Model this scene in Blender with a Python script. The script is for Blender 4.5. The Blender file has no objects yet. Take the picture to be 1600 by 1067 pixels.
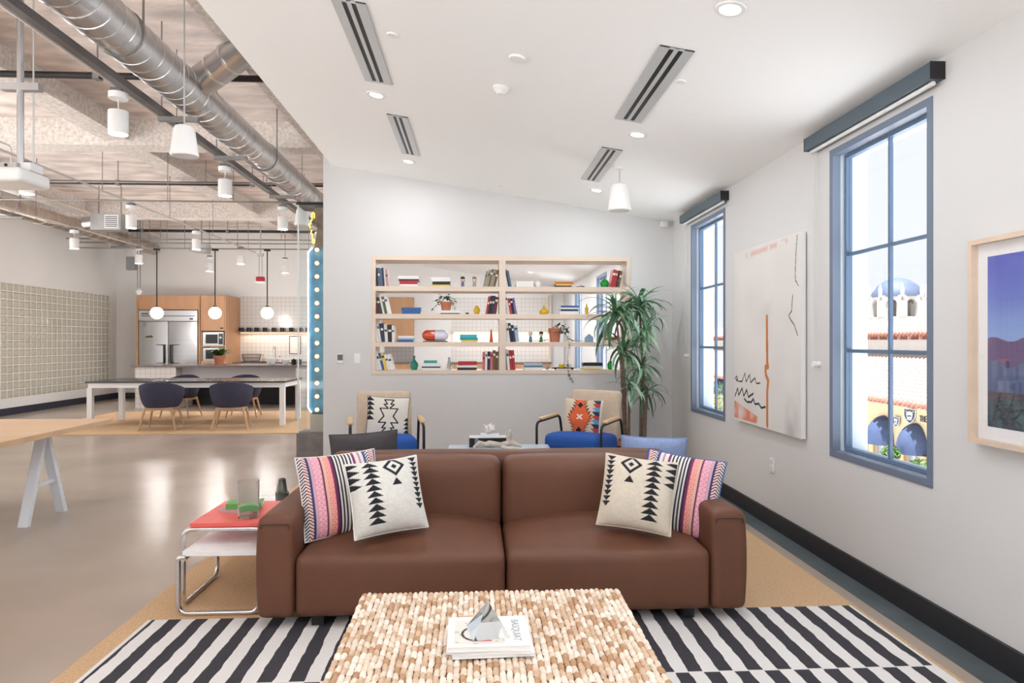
import bpy, bmesh, math, random
import numpy as np
from mathutils import Vector, Matrix, Euler
random.seed(7)
R = math.radians
S = bpy.context.scene
COL = S.collection

# ------------------------------------------------------------------ camera, world, sun, exposure
H = 1.42
FPX = 1067.0
YAW = math.atan(56 / FPX)
cd = bpy.data.cameras.new('camera'); cam = bpy.data.objects.new('camera', cd); COL.objects.link(cam)
cd.sensor_width = 36.0; cd.lens = 36.0 * FPX / 1600.0; cd.clip_start = 0.05; cd.clip_end = 500
cam.location = (0, 0, H); cam.rotation_euler = (R(90), 0, -YAW)
S.camera = cam
w = bpy.data.worlds.new('world'); S.world = w; w.use_nodes = True
w.node_tree.nodes['Background'].inputs[0].default_value = (0.975, 0.985, 1.0, 1)
w.node_tree.nodes['Background'].inputs[1].default_value = 0.76
sd = bpy.data.lights.new('sun', 'SUN'); sd.energy = 13.0; sd.angle = R(1.0); sd.color = (.97, .985, 1)
so = bpy.data.objects.new('sun', sd); COL.objects.link(so)
so.rotation_euler = Vector((0.12, 0.16, -0.97)).to_track_quat('-Z', 'Y').to_euler()
S.view_settings.view_transform = 'Standard'; S.view_settings.look = 'None'
S.view_settings.gamma = 1; S.view_settings.use_curve_mapping = False
S.view_settings.exposure = 0.47
DOWNLIGHT_W = 6.5      # each recessed downlight
FAR_W = 32.0            # downlights beyond the bookshelf wall
CYL_W = 13.0            # fill light added inside each cylinder pendant, itself unlit
GLOBE_W = 190.0
LED_W = 6.0

# ------------------------------------------------------------------ pixel -> place
FW = Vector((math.sin(YAW), math.cos(YAW), 0)); RT = Vector((math.cos(YAW), -math.sin(YAW), 0))
def ray(px, py): return FW * FPX + RT * (px - 800) + Vector((0, 0, 1)) * (533.5 - py)
def PX(px, py, X): d = ray(px, py); return Vector((0, 0, H)) + d * (X / d.x)
def PY(px, py, Y): d = ray(px, py); return Vector((0, 0, H)) + d * (Y / d.y)
def PZ(px, py, Z): d = ray(px, py); return Vector((0, 0, H)) + d * ((Z - H) / d.z)
WX = 2.265; CZ0 = 2.80; CSL = 0.155; CXL = -1.62
def cz(x): return CZ0 + CSL * (WX - x)
def PC(px, py):
    d = ray(px, py); t = (CZ0 + CSL * WX - H) / (d.z + CSL * d.x); return Vector((0, 0, H)) + d * t

# ------------------------------------------------------------------ materials
def lin(c):
    return tuple(((v / 255) / 12.92 if v / 255 <= .04045 else ((v / 255 + .055) / 1.055) ** 2.4) for v in c[:3])
MC = {}
def M(name, col=(200, 200, 200), rough=.5, metal=0, ns=0, na=0.0, bump=0, bs=None, emis=0, trans=0, ior=1.45, coat=0, stretch=None, detail=4, rv=0):
    if name in MC: return MC[name]
    m = bpy.data.materials.new(name); m.use_nodes = True; nt = m.node_tree; b = nt.nodes['Principled BSDF']
    c = (*lin(col), 1)
    b.inputs['Base Color'].default_value = c; b.inputs['Roughness'].default_value = rough; b.inputs['Metallic'].default_value = metal
    b.inputs['IOR'].default_value = ior; b.inputs['Coat Weight'].default_value = coat
    if trans: b.inputs['Transmission Weight'].default_value = trans
    if emis:
        b.inputs['Emission Color'].default_value = c; b.inputs['Emission Strength'].default_value = emis
    if ns or bump:
        tc = nt.nodes.new('ShaderNodeTexCoord'); mp = nt.nodes.new('ShaderNodeMapping')
        nt.links.new(tc.outputs['Object'], mp.inputs[0])
        if stretch: mp.inputs['Scale'].default_value = stretch
    if ns:
        nz = nt.nodes.new('ShaderNodeTexNoise'); nz.inputs['Scale'].default_value = ns; nz.inputs['Detail'].default_value = detail
        nt.links.new(mp.outputs[0], nz.inputs['Vector'])
        mr = nt.nodes.new('ShaderNodeMapRange'); mr.inputs[1].default_value = .3; mr.inputs[2].default_value = .7
        mr.inputs[3].default_value = 1 - na; mr.inputs[4].default_value = 1 + na
        nt.links.new(nz.outputs[0], mr.inputs[0])
        mx = nt.nodes.new('ShaderNodeVectorMath'); mx.operation = 'SCALE'; mx.inputs[0].default_value = c[:3]
        nt.links.new(mr.outputs[0], mx.inputs['Scale']); nt.links.new(mx.outputs[0], b.inputs['Base Color'])
        if rv:
            m2 = nt.nodes.new('ShaderNodeMapRange'); m2.inputs[1].default_value = .3; m2.inputs[2].default_value = .7
            m2.inputs[3].default_value = rough - rv; m2.inputs[4].default_value = rough + rv
            nt.links.new(nz.outputs[0], m2.inputs[0]); nt.links.new(m2.outputs[0], b.inputs['Roughness'])
    if bump:
        n2 = nt.nodes.new('ShaderNodeTexNoise'); n2.inputs['Scale'].default_value = bs or ns; n2.inputs['Detail'].default_value = 5
        nt.links.new(mp.outputs[0], n2.inputs['Vector'])
        bp = nt.nodes.new('ShaderNodeBump'); bp.inputs['Strength'].default_value = min(1, bump); bp.inputs['Distance'].default_value = .01
        nt.links.new(n2.outputs[0], bp.inputs['Height']); nt.links.new(bp.outputs[0], b.inputs['Normal'])
    MC[name] = m; return m

def M_attr(name, rough=.8, bump=0, bs=200):
    m = M(name, rough=rough, bump=bump, bs=bs); nt = m.node_tree
    a = nt.nodes.new('ShaderNodeVertexColor'); a.layer_name = 'Col'
    nt.links.new(a.outputs[0], nt.nodes['Principled BSDF'].inputs['Base Color']); return m

def M_pane(name, tint=(0.96, 0.98, 1.0), gl=.06):
    m = bpy.data.materials.new(name); m.use_nodes = True; nt = m.node_tree; nt.nodes.clear()
    o = nt.nodes.new('ShaderNodeOutputMaterial'); mix = nt.nodes.new('ShaderNodeMixShader')
    t = nt.nodes.new('ShaderNodeBsdfTransparent'); t.inputs[0].default_value = (*tint, 1)
    g = nt.nodes.new('ShaderNodeBsdfGlossy'); g.inputs['Roughness'].default_value = .02
    mix.inputs[0].default_value = gl
    nt.links.new(t.outputs[0], mix.inputs[1]); nt.links.new(g.outputs[0], mix.inputs[2]); nt.links.new(mix.outputs[0], o.inputs[0]); return m

def M_tile(name, col, grout, sx, sz, rough=.2):
    m = M(name, col, rough); nt = m.node_tree; b = nt.nodes['Principled BSDF']
    tc = nt.nodes.new('ShaderNodeTexCoord'); sep = nt.nodes.new('ShaderNodeSeparateXYZ'); nt.links.new(tc.outputs['Object'], sep.inputs[0])
    fac = None
    for out, s in ((0, sx), (2, sz)):
        d = nt.nodes.new('ShaderNodeMath'); d.operation = 'DIVIDE'; d.inputs[1].default_value = s; nt.links.new(sep.outputs[out], d.inputs[0])
        f = nt.nodes.new('ShaderNodeMath'); f.operation = 'FRACT'; nt.links.new(d.outputs[0], f.inputs[0])
        l = nt.nodes.new('ShaderNodeMath'); l.operation = 'LESS_THAN'; l.inputs[1].default_value = .07; nt.links.new(f.outputs[0], l.inputs[0])
        if fac is None: fac = l
        else:
            mxx = nt.nodes.new('ShaderNodeMath'); mxx.operation = 'MAXIMUM'; nt.links.new(fac.outputs[0], mxx.inputs[0]); nt.links.new(l.outputs[0], mxx.inputs[1]); fac = mxx
    mix = nt.nodes.new('ShaderNodeMix'); mix.data_type = 'RGBA'
    mix.inputs[6].default_value = (*lin(col), 1); mix.inputs[7].default_value = (*lin(grout), 1)
    nt.links.new(fac.outputs[0], mix.inputs[0]); nt.links.new(mix.outputs[2], b.inputs['Base Color']); return m

# ------------------------------------------------------------------ mesh helpers
def B(): return bmesh.new()
def bx(bm, x0, x1, y0, y1, z0, z1, mi=0):
    v = [bm.verts.new((x, y, z)) for x in (x0, x1) for y in (y0, y1) for z in (z0, z1)]
    for f in ((0, 1, 3, 2), (4, 6, 7, 5), (0, 4, 5, 1), (2, 3, 7, 6), (0, 2, 6, 4), (1, 5, 7, 3)):
        bm.faces.new([v[i] for i in f]).material_index = mi
    return v
def ring_frame(d):
    d = d.normalized(); a = Vector((0, 0, 1)) if abs(d.z) < .9 else Vector((1, 0, 0))
    u = d.cross(a).normalized(); return u, d.cross(u).normalized()
def tb(bm, pts, r, n=8, closed=False, caps=True, mi=0):
    pts = [Vector(p) for p in pts]; N = len(pts); rr = r if isinstance(r, (list, tuple)) else [r] * N
    rings = []; u = None
    for i, p in enumerate(pts):
        if closed: d = pts[(i + 1) % N] - pts[i - 1]
        else: d = pts[min(i + 1, N - 1)] - pts[max(i - 1, 0)]
        d = d.normalized()
        if u is None: u, v = ring_frame(d)
        else:
            u = (u - d * u.dot(d)).normalized(); v = d.cross(u)
        rings.append([bm.verts.new(p + (u * math.cos(2 * math.pi * k / n) + v * math.sin(2 * math.pi * k / n)) * rr[i]) for k in range(n)])
    for i in range(N if closed else N - 1):
        a, b = rings[i], rings[(i + 1) % N]
        for k in range(n):
            f = bm.faces.new((a[k], a[(k + 1) % n], b[(k + 1) % n], b[k])); f.material_index = mi
    if caps and not closed:
        bm.faces.new(list(reversed(rings[0]))).material_index = mi; bm.faces.new(rings[-1]).material_index = mi
def cy(bm, p0, p1, r0, r1=None, n=14, mi=0): tb(bm, [p0, p1], [r0, r0 if r1 is None else r1], n, mi=mi)
def fil(pts, rad, n=5, closed=False):
    pts = [Vector(p) for p in pts]; out = []
    N = len(pts)
    for i, p in enumerate(pts):
        if not closed and i in (0, N - 1): out.append(p); continue
        a = (pts[i - 1] - p); b = (pts[(i + 1) % N] - p); r = min(rad, a.length * .45, b.length * .45)
        A = p + a.normalized() * r; C = p + b.normalized() * r
        for k in range(n + 1):
            t = k / n; out.append(A * (1 - t) ** 2 + p * 2 * t * (1 - t) + C * t * t)
    return out
def lt(bm, prof, c=(0, 0, 0), n=20, mi=0, sx=1, sy=1):
    c = Vector(c); rings = []
    for r, z in prof:
        if r < 1e-5: rings.append([bm.verts.new(c + Vector((0, 0, z)))])
        else: rings.append([bm.verts.new(c + Vector((sx * r * math.cos(2 * math.pi * k / n), sy * r * math.sin(2 * math.pi * k / n), z))) for k in range(n)])
    for a, b in zip(rings, rings[1:]):
        for k in range(n):
            k2 = (k + 1) % n
            if len(a) == 1 and len(b) == 1: continue
            if len(a) == 1: f = bm.faces.new((a[0], b[k2], b[k]))
            elif len(b) == 1: f = bm.faces.new((a[k], a[k2], b[0]))
            else: f = bm.faces.new((a[k], a[k2], b[k2], b[k]))
            f.material_index = mi
def pr(bm, poly, axis, t0, t1, mi=0):
    def q(a, b, t): return {'x': (t, a, b), 'y': (a, t, b), 'z': (a, b, t)}[axis]
    lo = [bm.verts.new(q(a, b, t0)) for a, b in poly]; hi = [bm.verts.new(q(a, b, t1)) for a, b in poly]
    bm.faces.new(lo).material_index = mi; bm.faces.new(hi).material_index = mi
    for i in range(len(poly)):
        j = (i + 1) % len(poly); bm.faces.new((lo[i], lo[j], hi[j], hi[i])).material_index = mi
def sb(bm, size, r, loc=(0, 0, 0), fn=None, seg=8, rot=None, mi=0):
    h = [s / 2 for s in size]
    def ax(hh):
        a = [-hh, -hh + r * .15, -hh + r * .45, -hh + r]
        m = [(-hh + r) + (2 * hh - 2 * r) * k / seg for k in range(1, seg)]
        return a + m + [-v for v in reversed(a)]
    A = [ax(v) for v in h]; vd = {}
    def V(i, j, k):
        key = (i, j, k)
        if key not in vd:
            p = Vector((A[0][i], A[1][j], A[2][k]))
            inn = Vector([max(-(h[t] - r), min(h[t] - r, p[t])) for t in range(3)]); d = p - inn
            if d.length > 1e-9: p = inn + d.normalized() * r
            if fn: p = fn(p, Vector((p.x / h[0], p.y / h[1], p.z / h[2])))
            if rot is not None: p = rot @ p
            vd[key] = bm.verts.new(p + Vector(loc))
        return vd[key]
    n = [len(a) - 1 for a in A]
    for ax_ in range(3):
        o = [t for t in range(3) if t != ax_]
        for side in (0, n[ax_]):
            for i in range(n[o[0]]):
                for j in range(n[o[1]]):
                    q = []
                    for di, dj in ((0, 0), (1, 0), (1, 1), (0, 1)):
                        idx = [0, 0, 0]; idx[ax_] = side; idx[o[0]] = i + di; idx[o[1]] = j + dj; q.append(V(*idx))
                    bm.faces.new(q).material_index = mi
def link(o, parent=None):
    COL.objects.link(o)
    if parent is not None: o.parent = parent
    return o
def ob(name, bm, mats, parent=None, loc=None, rot=None, smooth=38, kind=None, label=None):
    bmesh.ops.recalc_face_normals(bm, faces=bm.faces[:])
    me = bpy.data.meshes.new(name); bm.to_mesh(me); bm.free()
    for m in (mats if isinstance(mats, (list, tuple)) else [mats]): me.materials.append(m)
    me.shade_smooth(); me.set_sharp_from_angle(angle=R(smooth))
    o = bpy.data.objects.new(name, me); link(o, parent)
    if loc is not None: o.location = loc
    if rot is not None: o.rotation_euler = rot
    if kind: o['kind'] = kind
    if label: o['label'] = label
    return o
def tg(o, label, cat, group=None):
    o['label'] = label; o['category'] = cat
    if group: o['group'] = group
    return o
def th(name, label, cat, loc=(0, 0, 0), rz=0, group=None, rot=None):
    o = bpy.data.objects.new(name, None); o.empty_display_size = .1; link(o)
    o.location = loc; o.rotation_euler = rot if rot is not None else (0, 0, rz); return tg(o, label, cat, group)
def st(name, bm, mats, parent=None, **k):
    o = ob(name, bm, mats, parent, **k)
    if parent is None: o['kind'] = 'structure'
    return o
def ste(name, loc=(0, 0, 0)):
    o = bpy.data.objects.new(name, None); o.empty_display_size = .1; link(o); o.location = loc; o['kind'] = 'structure'; return o
def dup(root, loc=None, rz=None, label=None, group=None):
    r = root.copy(); COL.objects.link(r)
    if loc is not None: r.location = loc
    if rz is not None: r.rotation_euler = (0, 0, rz)
    if label: r['label'] = label
    if group: r['group'] = group
    for ch in list(root.children):
        c = ch.copy(); COL.objects.link(c); c.parent = r
        for g in list(ch.children):
            d = g.copy(); COL.objects.link(d); d.parent = c
    return r
def copyp(o, parent=None, loc=None, rot=None):
    c = o.copy(); COL.objects.link(c); c.parent = parent
    if loc is not None: c.location = loc
    if rot is not None: c.rotation_euler = rot
    return c
def lamp(name, typ, loc, watts, color=(1, 1, 1), size=.1, rot=None, parent=None, spot=None, spread=None, sizey=None):
    l = bpy.data.lights.new(name, typ); l.energy = watts; l.color = color
    if typ == 'AREA':
        l.size = size
        if sizey: l.shape = 'RECTANGLE'; l.size_y = sizey
        else: l.shape = 'DISK'
        if spread: l.spread = R(spread)
    else: l.shadow_soft_size = size
    if spot: l.spot_size = R(spot); l.spot_blend = .6
    o = bpy.data.objects.new(name, l); link(o, parent); o.location = loc
    if rot is not None: o.rotation_euler = rot
    return o
def set_colors(me, cols):
    a = me.color_attributes.new('Col', 'FLOAT_COLOR', 'POINT'); a.data.foreach_set('color', np.asarray(cols, dtype=np.float32).ravel())
def srgb2lin(a):
    a = np.asarray(a, float) / 255; return np.where(a <= .04045, a / 12.92, ((a + .055) / 1.055) ** 2.4)
def print_mesh(name, w, h, nx, ny, fn, mat, parent, loc, rot):
    """flat print: a fine grid in local XZ facing -Y, coloured by fn(u, v)"""
    u, v = np.meshgrid(np.linspace(0, 1, nx), np.linspace(0, 1, ny))
    co = np.stack([(u - .5) * w, np.zeros_like(u), (v - .5) * h], -1).reshape(-1, 3)
    c = fn(u, v); c = np.concatenate([srgb2lin(c), np.ones((ny, nx, 1))], -1)
    i = np.arange(nx * ny).reshape(ny, nx)
    f = np.stack([i[:-1, :-1], i[:-1, 1:], i[1:, 1:], i[1:, :-1]], -1).reshape(-1, 4)
    me = bpy.data.meshes.new(name); me.from_pydata(co.tolist(), [], f.tolist()); set_colors(me, c); me.materials.append(mat)
    o = bpy.data.objects.new(name, me); link(o, parent); o.location = loc; o.rotation_euler = rot; return o
def polyd(u, v, pts, ax=1., ay=1.):
    d = np.full(u.shape, 9.)
    for (a, b), (c, e) in zip(pts, pts[1:]):
        dx, dy = (c - a) * ax, (e - b) * ay; L = dx * dx + dy * dy + 1e-12
        t = np.clip(((u - a) * ax * dx + (v - b) * ay * dy) / L, 0, 1)
        d = np.minimum(d, np.hypot((u - a) * ax - t * dx, (v - b) * ay - t * dy))
    return d
def hashn(u, v, s, seed=0):
    rng = np.random.RandomState(seed); n = 64; g = rng.rand(n, n)
    x = u * s; y = v * s; xi = np.floor(x).astype(int); yi = np.floor(y).astype(int); fx = x - xi; fy = y - yi
    fx = fx * fx * (3 - 2 * fx); fy = fy * fy * (3 - 2 * fy)
    q = lambda a, b: g[a % n, b % n]
    return (q(xi, yi) * (1 - fx) + q(xi + 1, yi) * fx) * (1 - fy) + (q(xi, yi + 1) * (1 - fx) + q(xi + 1, yi + 1) * fx) * fy
def text(body, size, mat, parent, loc, rot, name='lettering', extrude=.001, ax='CENTER', spacing=1.0):
    cu = bpy.data.curves.new(name, 'FONT'); cu.body = body; cu.size = size; cu.extrude = extrude; cu.align_x = ax; cu.align_y = 'CENTER'; cu.space_character = spacing
    t = bpy.data.objects.new(name, cu); COL.objects.link(t)
    dg = bpy.context.evaluated_depsgraph_get(); me = bpy.data.meshes.new_from_object(t.evaluated_get(dg))
    bpy.data.objects.remove(t); o = bpy.data.objects.new(name, me); me.materials.clear(); me.materials.append(mat)
    link(o, parent); o.location = loc; o.rotation_euler = rot; return o

# ------------------------------------------------------------------ shared materials
m_wall = M('wall_paint', (215, 214, 214), .75, ns=1.2, na=.012)
m_wall2 = M('wall_paint_brightened', (240, 239, 238), .75, ns=1.2, na=.012)  # same white paint, colour lightened to make up for dim light on these walls
m_ceil = M('ceiling_paint', (250, 250, 250), .8, ns=1.0, na=.012)
m_black = M('black_metal', (24, 24, 27), .4)
m_base = M('baseboard_black', (38, 38, 42), .5)
m_chrome = M('chrome', (225, 225, 228), .12, metal=1)
m_galv = M('galvanised_steel', (196, 196, 198), .32, metal=1, ns=3, na=.14)
m_white = M('white_lacquer', (238, 238, 238), .35)
m_oak = M('oak', (192, 148, 112), .5, ns=6, na=.10, stretch=(1, 1, .12), detail=6)
m_maple = M('pale_maple', (226, 208, 192), .5, ns=5, na=.05, stretch=(.2, 1, 1))
m_terra = M('terracotta', (190, 120, 92), .8, ns=8, na=.1)
m_soil = M('soil', (52, 42, 36), .95, ns=40, na=.4)
m_bluegrey = M('window_frame_bluegrey', (112, 124, 144), .45)
m_pane = M_pane('window_glass', gl=.03)

# ------------------------------------------------------------------ the shell
YB, YK, XL, ZT, Y0 = 7.80, 17.6, -9.0, 4.30, -4.0
YB2 = 8.18
m_floor = M('polished_concrete', (170, 154, 141), .235, ns=.9, na=.11, detail=8, rv=.02, bump=.03, bs=60)
b = B(); bx(b, XL - .3, WX + .25, Y0, YK + .3, -.3, 0); st('floor', b, m_floor)
m_slate = M('slate_strip', (84, 92, 96), .45, ns=5, na=.2)
b = B(); bx(b, WX - .155, WX - .018, Y0, YB, 0, .003); st('trim_1', b, m_slate)
def hole_wall(b, axis, t0, t1, a0, a1, z0, z1, holes):
    """wall slab with rectangular holes (sorted along its run)"""
    def add(p, q, r, s):
        if q - p < 1e-4 or s - r < 1e-4: return
        if axis == 'x': bx(b, t0, t1, p, q, r, s)
        else: bx(b, p, q, t0, t1, r, s)
    cur = a0
    for (h0, h1, k0, k1) in holes:
        add(cur, h0, z0, z1); add(h0, h1, z0, k0); add(h0, h1, k1, z1); cur = h1
    add(cur, a1, z0, z1)
wz0, wz1 = .70, 2.63
wins = [(-2.375 + 2.83 * k, -1.41 + 2.83 * k) for k in range(7)]
b = B(); hole_wall(b, 'x', WX, WX + .23, Y0, YK + .3, 0, ZT, [(a, c, wz0, wz1) for a, c in wins]); st('wall_right', b, m_wall)
b = B(); bx(b, WX - .018, WX, Y0, YB, 0, .126); bx(b, WX - .018, WX, YB2, YK, 0, .126); st('baseboard_right', b, m_base)
# back wall of the lounge with the bookshelf opening
WLX = PY(505, 500, YB).x
sL, sR = PY(581, 500, YB).x, PY(985, 500, YB).x
sB, sT = PY(800, 584, YB).z, PY(800, 400.5, YB).z
b = B(); hole_wall(b, 'y', YB, YB2, WLX, WX, 0, ZT, [(sL, sR, sB, sT)]); st('wall_back', b, m_wall)
b = B(); bx(b, WLX, WX - .018, YB - .016, YB, 0, .126); bx(b, WLX - .014, WLX, YB - .016, YB2, 0, .126); st('baseboard_back', b, m_base)
# kitchen wall and left wall
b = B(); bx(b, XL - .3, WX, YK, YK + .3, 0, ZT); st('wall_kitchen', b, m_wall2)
gy0, gy1 = 12.90, 17.275
gz0, gz1 = .325, 2.55
b = B(); hole_wall(b, 'x', XL - .3, XL, Y0, YK, 0, ZT, [(-3.7, -.3, .14, 4.2), (.0, 3.3, .14, 4.2), (3.6, 6.9, .14, 4.2), (7.2, 9.6, .14, 4.2), (9.9, 12.2, .14, 4.2), (gy0, gy1, gz0, gz1)]); st('wall_left', b, m_wall2)  # near openings are out of view, enlarged to let in more daylight
b = B(); bx(b, XL, XL + .018, Y0, YK, 0, .14); st('baseboard_left', b, M('baseboard_navy', (52, 54, 66), .5))
b = B(); bx(b, XL + .018, -7.95, YK - .018, YK, 0, .14); st('baseboard_kitchen', b, m_base)
# ceilings
m_conc = M('sprayed_concrete', (234, 222, 216), .92, ns=3.2, na=.26, detail=10, bump=.6, bs=22, stretch=(.6, 1.5, 1))
b = B(); bx(b, XL - .3, WX + .23, Y0, YK + .3, ZT, ZT + .2); ceil = st('ceiling', b, m_conc)
m_fire = M('fireproofing', (230, 222, 216), .95, ns=24, na=.2, bump=1.0, bs=30)
for y in (4.0, 9.25, 14.5):
    b = B(); bx(b, XL, CXL - .25, y - .16, y + .16, ZT - .34, ZT); ob('cross_beam', b, m_fire, ceil)
for x in (-8.0, -4.65, -2.05):
    for y0_, y1_ in ((Y0, 3.84), (4.16, 9.09), (9.41, 14.34), (14.66, YK)):
        b = B(); pr(b, [(x - .16, ZT - .28), (x + .16, ZT - .28), (x + .16, ZT - .25), (x + .06, ZT - .2), (x + .06, ZT), (x - .06, ZT), (x - .06, ZT - .2), (x - .16, ZT - .25)], 'y', y0_, y1_); ob('joist', b, m_fire, ceil)
b = B(); pr(b, [(WX, CZ0), (CXL, cz(CXL)), (CXL, ZT), (WX, ZT)], 'y', Y0, YB); st('ceiling_lounge', b, m_ceil)
b = B(); pr(b, [(WX, CZ0), (CXL + .3, cz(CXL + .3)), (CXL + .3, ZT), (WX, ZT)], 'y', YB2, YK); st('ceiling_far_room', b, m_ceil)

# windows in the right wall
m_sash = M('sash_bluegrey', (98, 120, 148), .4)
m_reveal = M('reveal_white', (214, 222, 232), .6)
for i, (a, c) in enumerate(wins):
    W = ste('window_%d' % (i + 1), (WX, (a + c) / 2, wz0))
    hw = (c - a) / 2; hh = wz1 - wz0
    b = B(); f = .03
    for (p, q, r, s) in ((-hw - .01, -hw + f, -.01, hh + .01), (hw - f, hw + .01, -.01, hh + .01), (-hw + f, hw - f, -.01, f), (-hw + f, hw - f, hh - f, hh + .01)):
        bx(b, -.006, .045, p, q, r, s)
    ob('window_frame', b, m_bluegrey, W)
    b = B()
    f2 = f - .006
    for (p, q, r, s) in ((-hw, -hw + f2, 0, hh), (hw - f2, hw, 0, hh), (-hw + f2, hw - f2, 0, f2), (-hw + f2, hw - f2, hh - f2, hh)):
        bx(b, .045, .225, p, q, r, s)
    ob('reveal', b, m_reveal, W)
    b = B(); g = f + .022
    for (p, q, r, s) in ((-hw + f, -hw + g, f, hh - f), (hw - g, hw - f, f, hh - f), (-hw + g, hw - g, f, g), (-hw + g, hw - g, hh - g, hh - f)):
        bx(b, .07, .11, p, q, r, s)
    ob('sash', b, m_sash, W)
    b = B(); bx(b, .08, .10, -.009, .009, g, hh - g); ob('mullion', b, m_sash, W)
    for k in (1, 2):
        z = g + (hh - 2 * g) * k / 3
        for y0_, y1_ in ((-hw + g, -.012), (.012, hw - g)):
            b = B(); bx(b, .08, .10, y0_, y1_, z - .011, z + .011); ob('glazing_bar', b, m_sash, W)
    for k in range(3):
        z0_ = g + (hh - 2 * g) * k / 3; z1_ = g + (hh - 2 * g) * (k + 1) / 3
        for y0_, y1_ in ((-hw + g, -.012), (.012, hw - g)):
            b = B(); bx(b, .088, .092, y0_, y1_, z0_, z1_); ob('pane', b, m_pane, W)
# glass-block wall
gw = ste('window_8', (XL, gy0, gz0))
nc, nr = 25, 14; py_ = (gy1 - gy0) / nc; pz_ = (gz1 - gz0) / nr
m_mort = M('glass_block_mortar', (240, 237, 228), .7)
b = B()
bx(b, -.09, -.06, 0, gy1 - gy0, 0, gz1 - gz0)
for k in range(nc + 1): bx(b, -.06, .004, max(0, k * py_ - .009), min(gy1 - gy0, k * py_ + .009), 0, gz1 - gz0)
for k in range(nr + 1):
    for q in range(nc): bx(b, -.06, .003, q * py_ + .009, (q + 1) * py_ - .009, max(0, k * pz_ - .009), min(gz1 - gz0, k * pz_ + .009))
ob('mortar_grid', b, m_mort, gw)
m_gb = M('glass_block', (206, 202, 190), .12, ns=30, na=.16, bump=.35, bs=40, coat=.5)
def gb_bm(b, y, z):
    hy, hz = py_ / 2 - .011, pz_ / 2 - .011
    o = [(-.055, y - hy, z - hz), (-.055, y + hy, z - hz), (-.055, y + hy, z + hz), (-.055, y - hy, z + hz)]
    f1 = [(-.012, y - hy, z - hz), (-.012, y + hy, z - hz), (-.012, y + hy, z + hz), (-.012, y - hy, z + hz)]
    e = .022
    f2 = [(.0, y - hy + e, z - hz + e), (.0, y + hy - e, z - hz + e), (.0, y + hy - e, z + hz - e), (.0, y - hy + e, z + hz - e)]
    L = [[b.verts.new(p) for p in q] for q in (o, f1, f2)]
    for A, C in zip(L, L[1:]):
        for k in range(4): b.faces.new((A[k], A[(k + 1) % 4], C[(k + 1) % 4], C[k]))
    b.faces.new(L[2]); b.faces.new(L[0])
b = B(); gb_bm(b, 0, 0); gb0 = ob('glass_block', b, m_gb, gw, smooth=20)
first = True; b = B()
for q in range(nc):
    for k in range(nr):
        y, z = (q + .5) * py_, (k + .5) * pz_
        if q < 21:
            if first: gb0.location = (0, y, z); first = False
            else: copyp(gb0, gw, (0, y, z))
        else: gb_bm(b, y, z)
ob('glass_block_field', b, m_gb, gw, smooth=20, kind='stuff')

# ------------------------------------------------------------------ overhead services in the open area
m_ductseam = M('duct_seam', (225, 225, 226), .3, metal=1)
m_rod = M('hanger_rod', (150, 148, 146), .45, metal=.8)
def helix(b, x, z, r, y0, y1, pitch, rad, n=20):
    N = int((y1 - y0) / pitch * n)
    tb(b, [(x + r * math.cos(2 * math.pi * k / n), y0 + (y1 - y0) * k / N, z + r * math.sin(2 * math.pi * k / n)) for k in range(N + 1)], rad, 4)
D = th('spiral_duct', 'wide galvanised spiral air duct running beside the white sloped ceiling', 'duct', (-2.64, 0, 3.71))
b = B(); tb(b, [(0, -1, 0), (0, 3, 0), (0, 7, 0), (0, 12.5, 0)], .175, 40); ob('duct_body', b, m_galv, D)
b = B(); helix(b, 0, 0, .176, -.9, 12.4, .15, .006); ob('seam', b, m_ductseam, D)
b = B(); tb(b, [(.06, 6.40, .05), (.3, 6.27, .14), (.55, 6.13, .24), (.85, 5.95, .36)], .135, 28); br = ob('branch_duct', b, m_galv, D)
for k, t in enumerate((.32, .52)):
    b = B(); p = Vector((.06, 6.40, .05)).lerp(Vector((.85, 5.95, .36)), t); d = Vector((.79, -.45, .31)).normalized()
    cy(b, p - d * .012, p + d * .012, .142, n=28); ob('collar', b, m_ductseam, br)
for y in (2.2, 5.2, 8.6, 11.4):
    b = B(); cy(b, (.176, y, 0), (.176, y, ZT - 3.71), .008, n=6); tb(b, [(.18 * math.cos(2 * math.pi * k / 24), y, .18 * math.sin(2 * math.pi * k / 24)) for k in range(24)], .008, 5, closed=True); ob('hanger', b, m_rod, D)
D2 = th('wall_duct', 'long bronze-grey duct running above the glass block wall', 'duct', (-8.0, 0, 3.72))
b = B(); tb(b, [(0, 2, 0), (0, 10, 0), (0, 17.4, 0)], .15, 28); ob('duct_body', b, M('duct_bronze', (196, 184, 172), .35, metal=1, ns=3, na=.15), D2)
b = B(); helix(b, 0, 0, .151, 8.5, 17.3, .3, .006, 16); ob('seam', b, m_ductseam, D2)
for y in (9.0, 12.2, 15.8):
    b = B(); cy(b, (-.152, y, 0), (-.152, y, ZT - 3.72), .008, n=6); cy(b, (.152, y, 0), (.152, y, ZT - 3.72), .008, n=6); bx(b, -.2, .2, y - .02, y + .02, -.185, -.152); ob('hanger', b, m_rod, D2)
p = PY(172, 348, 13.0)
D3 = th('air_diffuser_box', 'grey sheet-metal air diffuser box with louvred end beside the wall duct', 'vent', (p.x, 13.0, p.z))
b = B(); bx(b, -.28, .26, -.14, .14, -.15, .15); ob('box_body', b, m_galv, D3)
b = B(); bx(b, -.02, .23, -.16, -.14, -.12, .12); ob('grille_frame', b, m_white, D3)
for k in range(6):
    b = B(); bx(b, .0, .21, -.168, -.16, -.1 + k * .035, -.083 + k * .035); ob('louvre', b, M('louvre_grey', (130, 130, 138), .5), D3)
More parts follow.
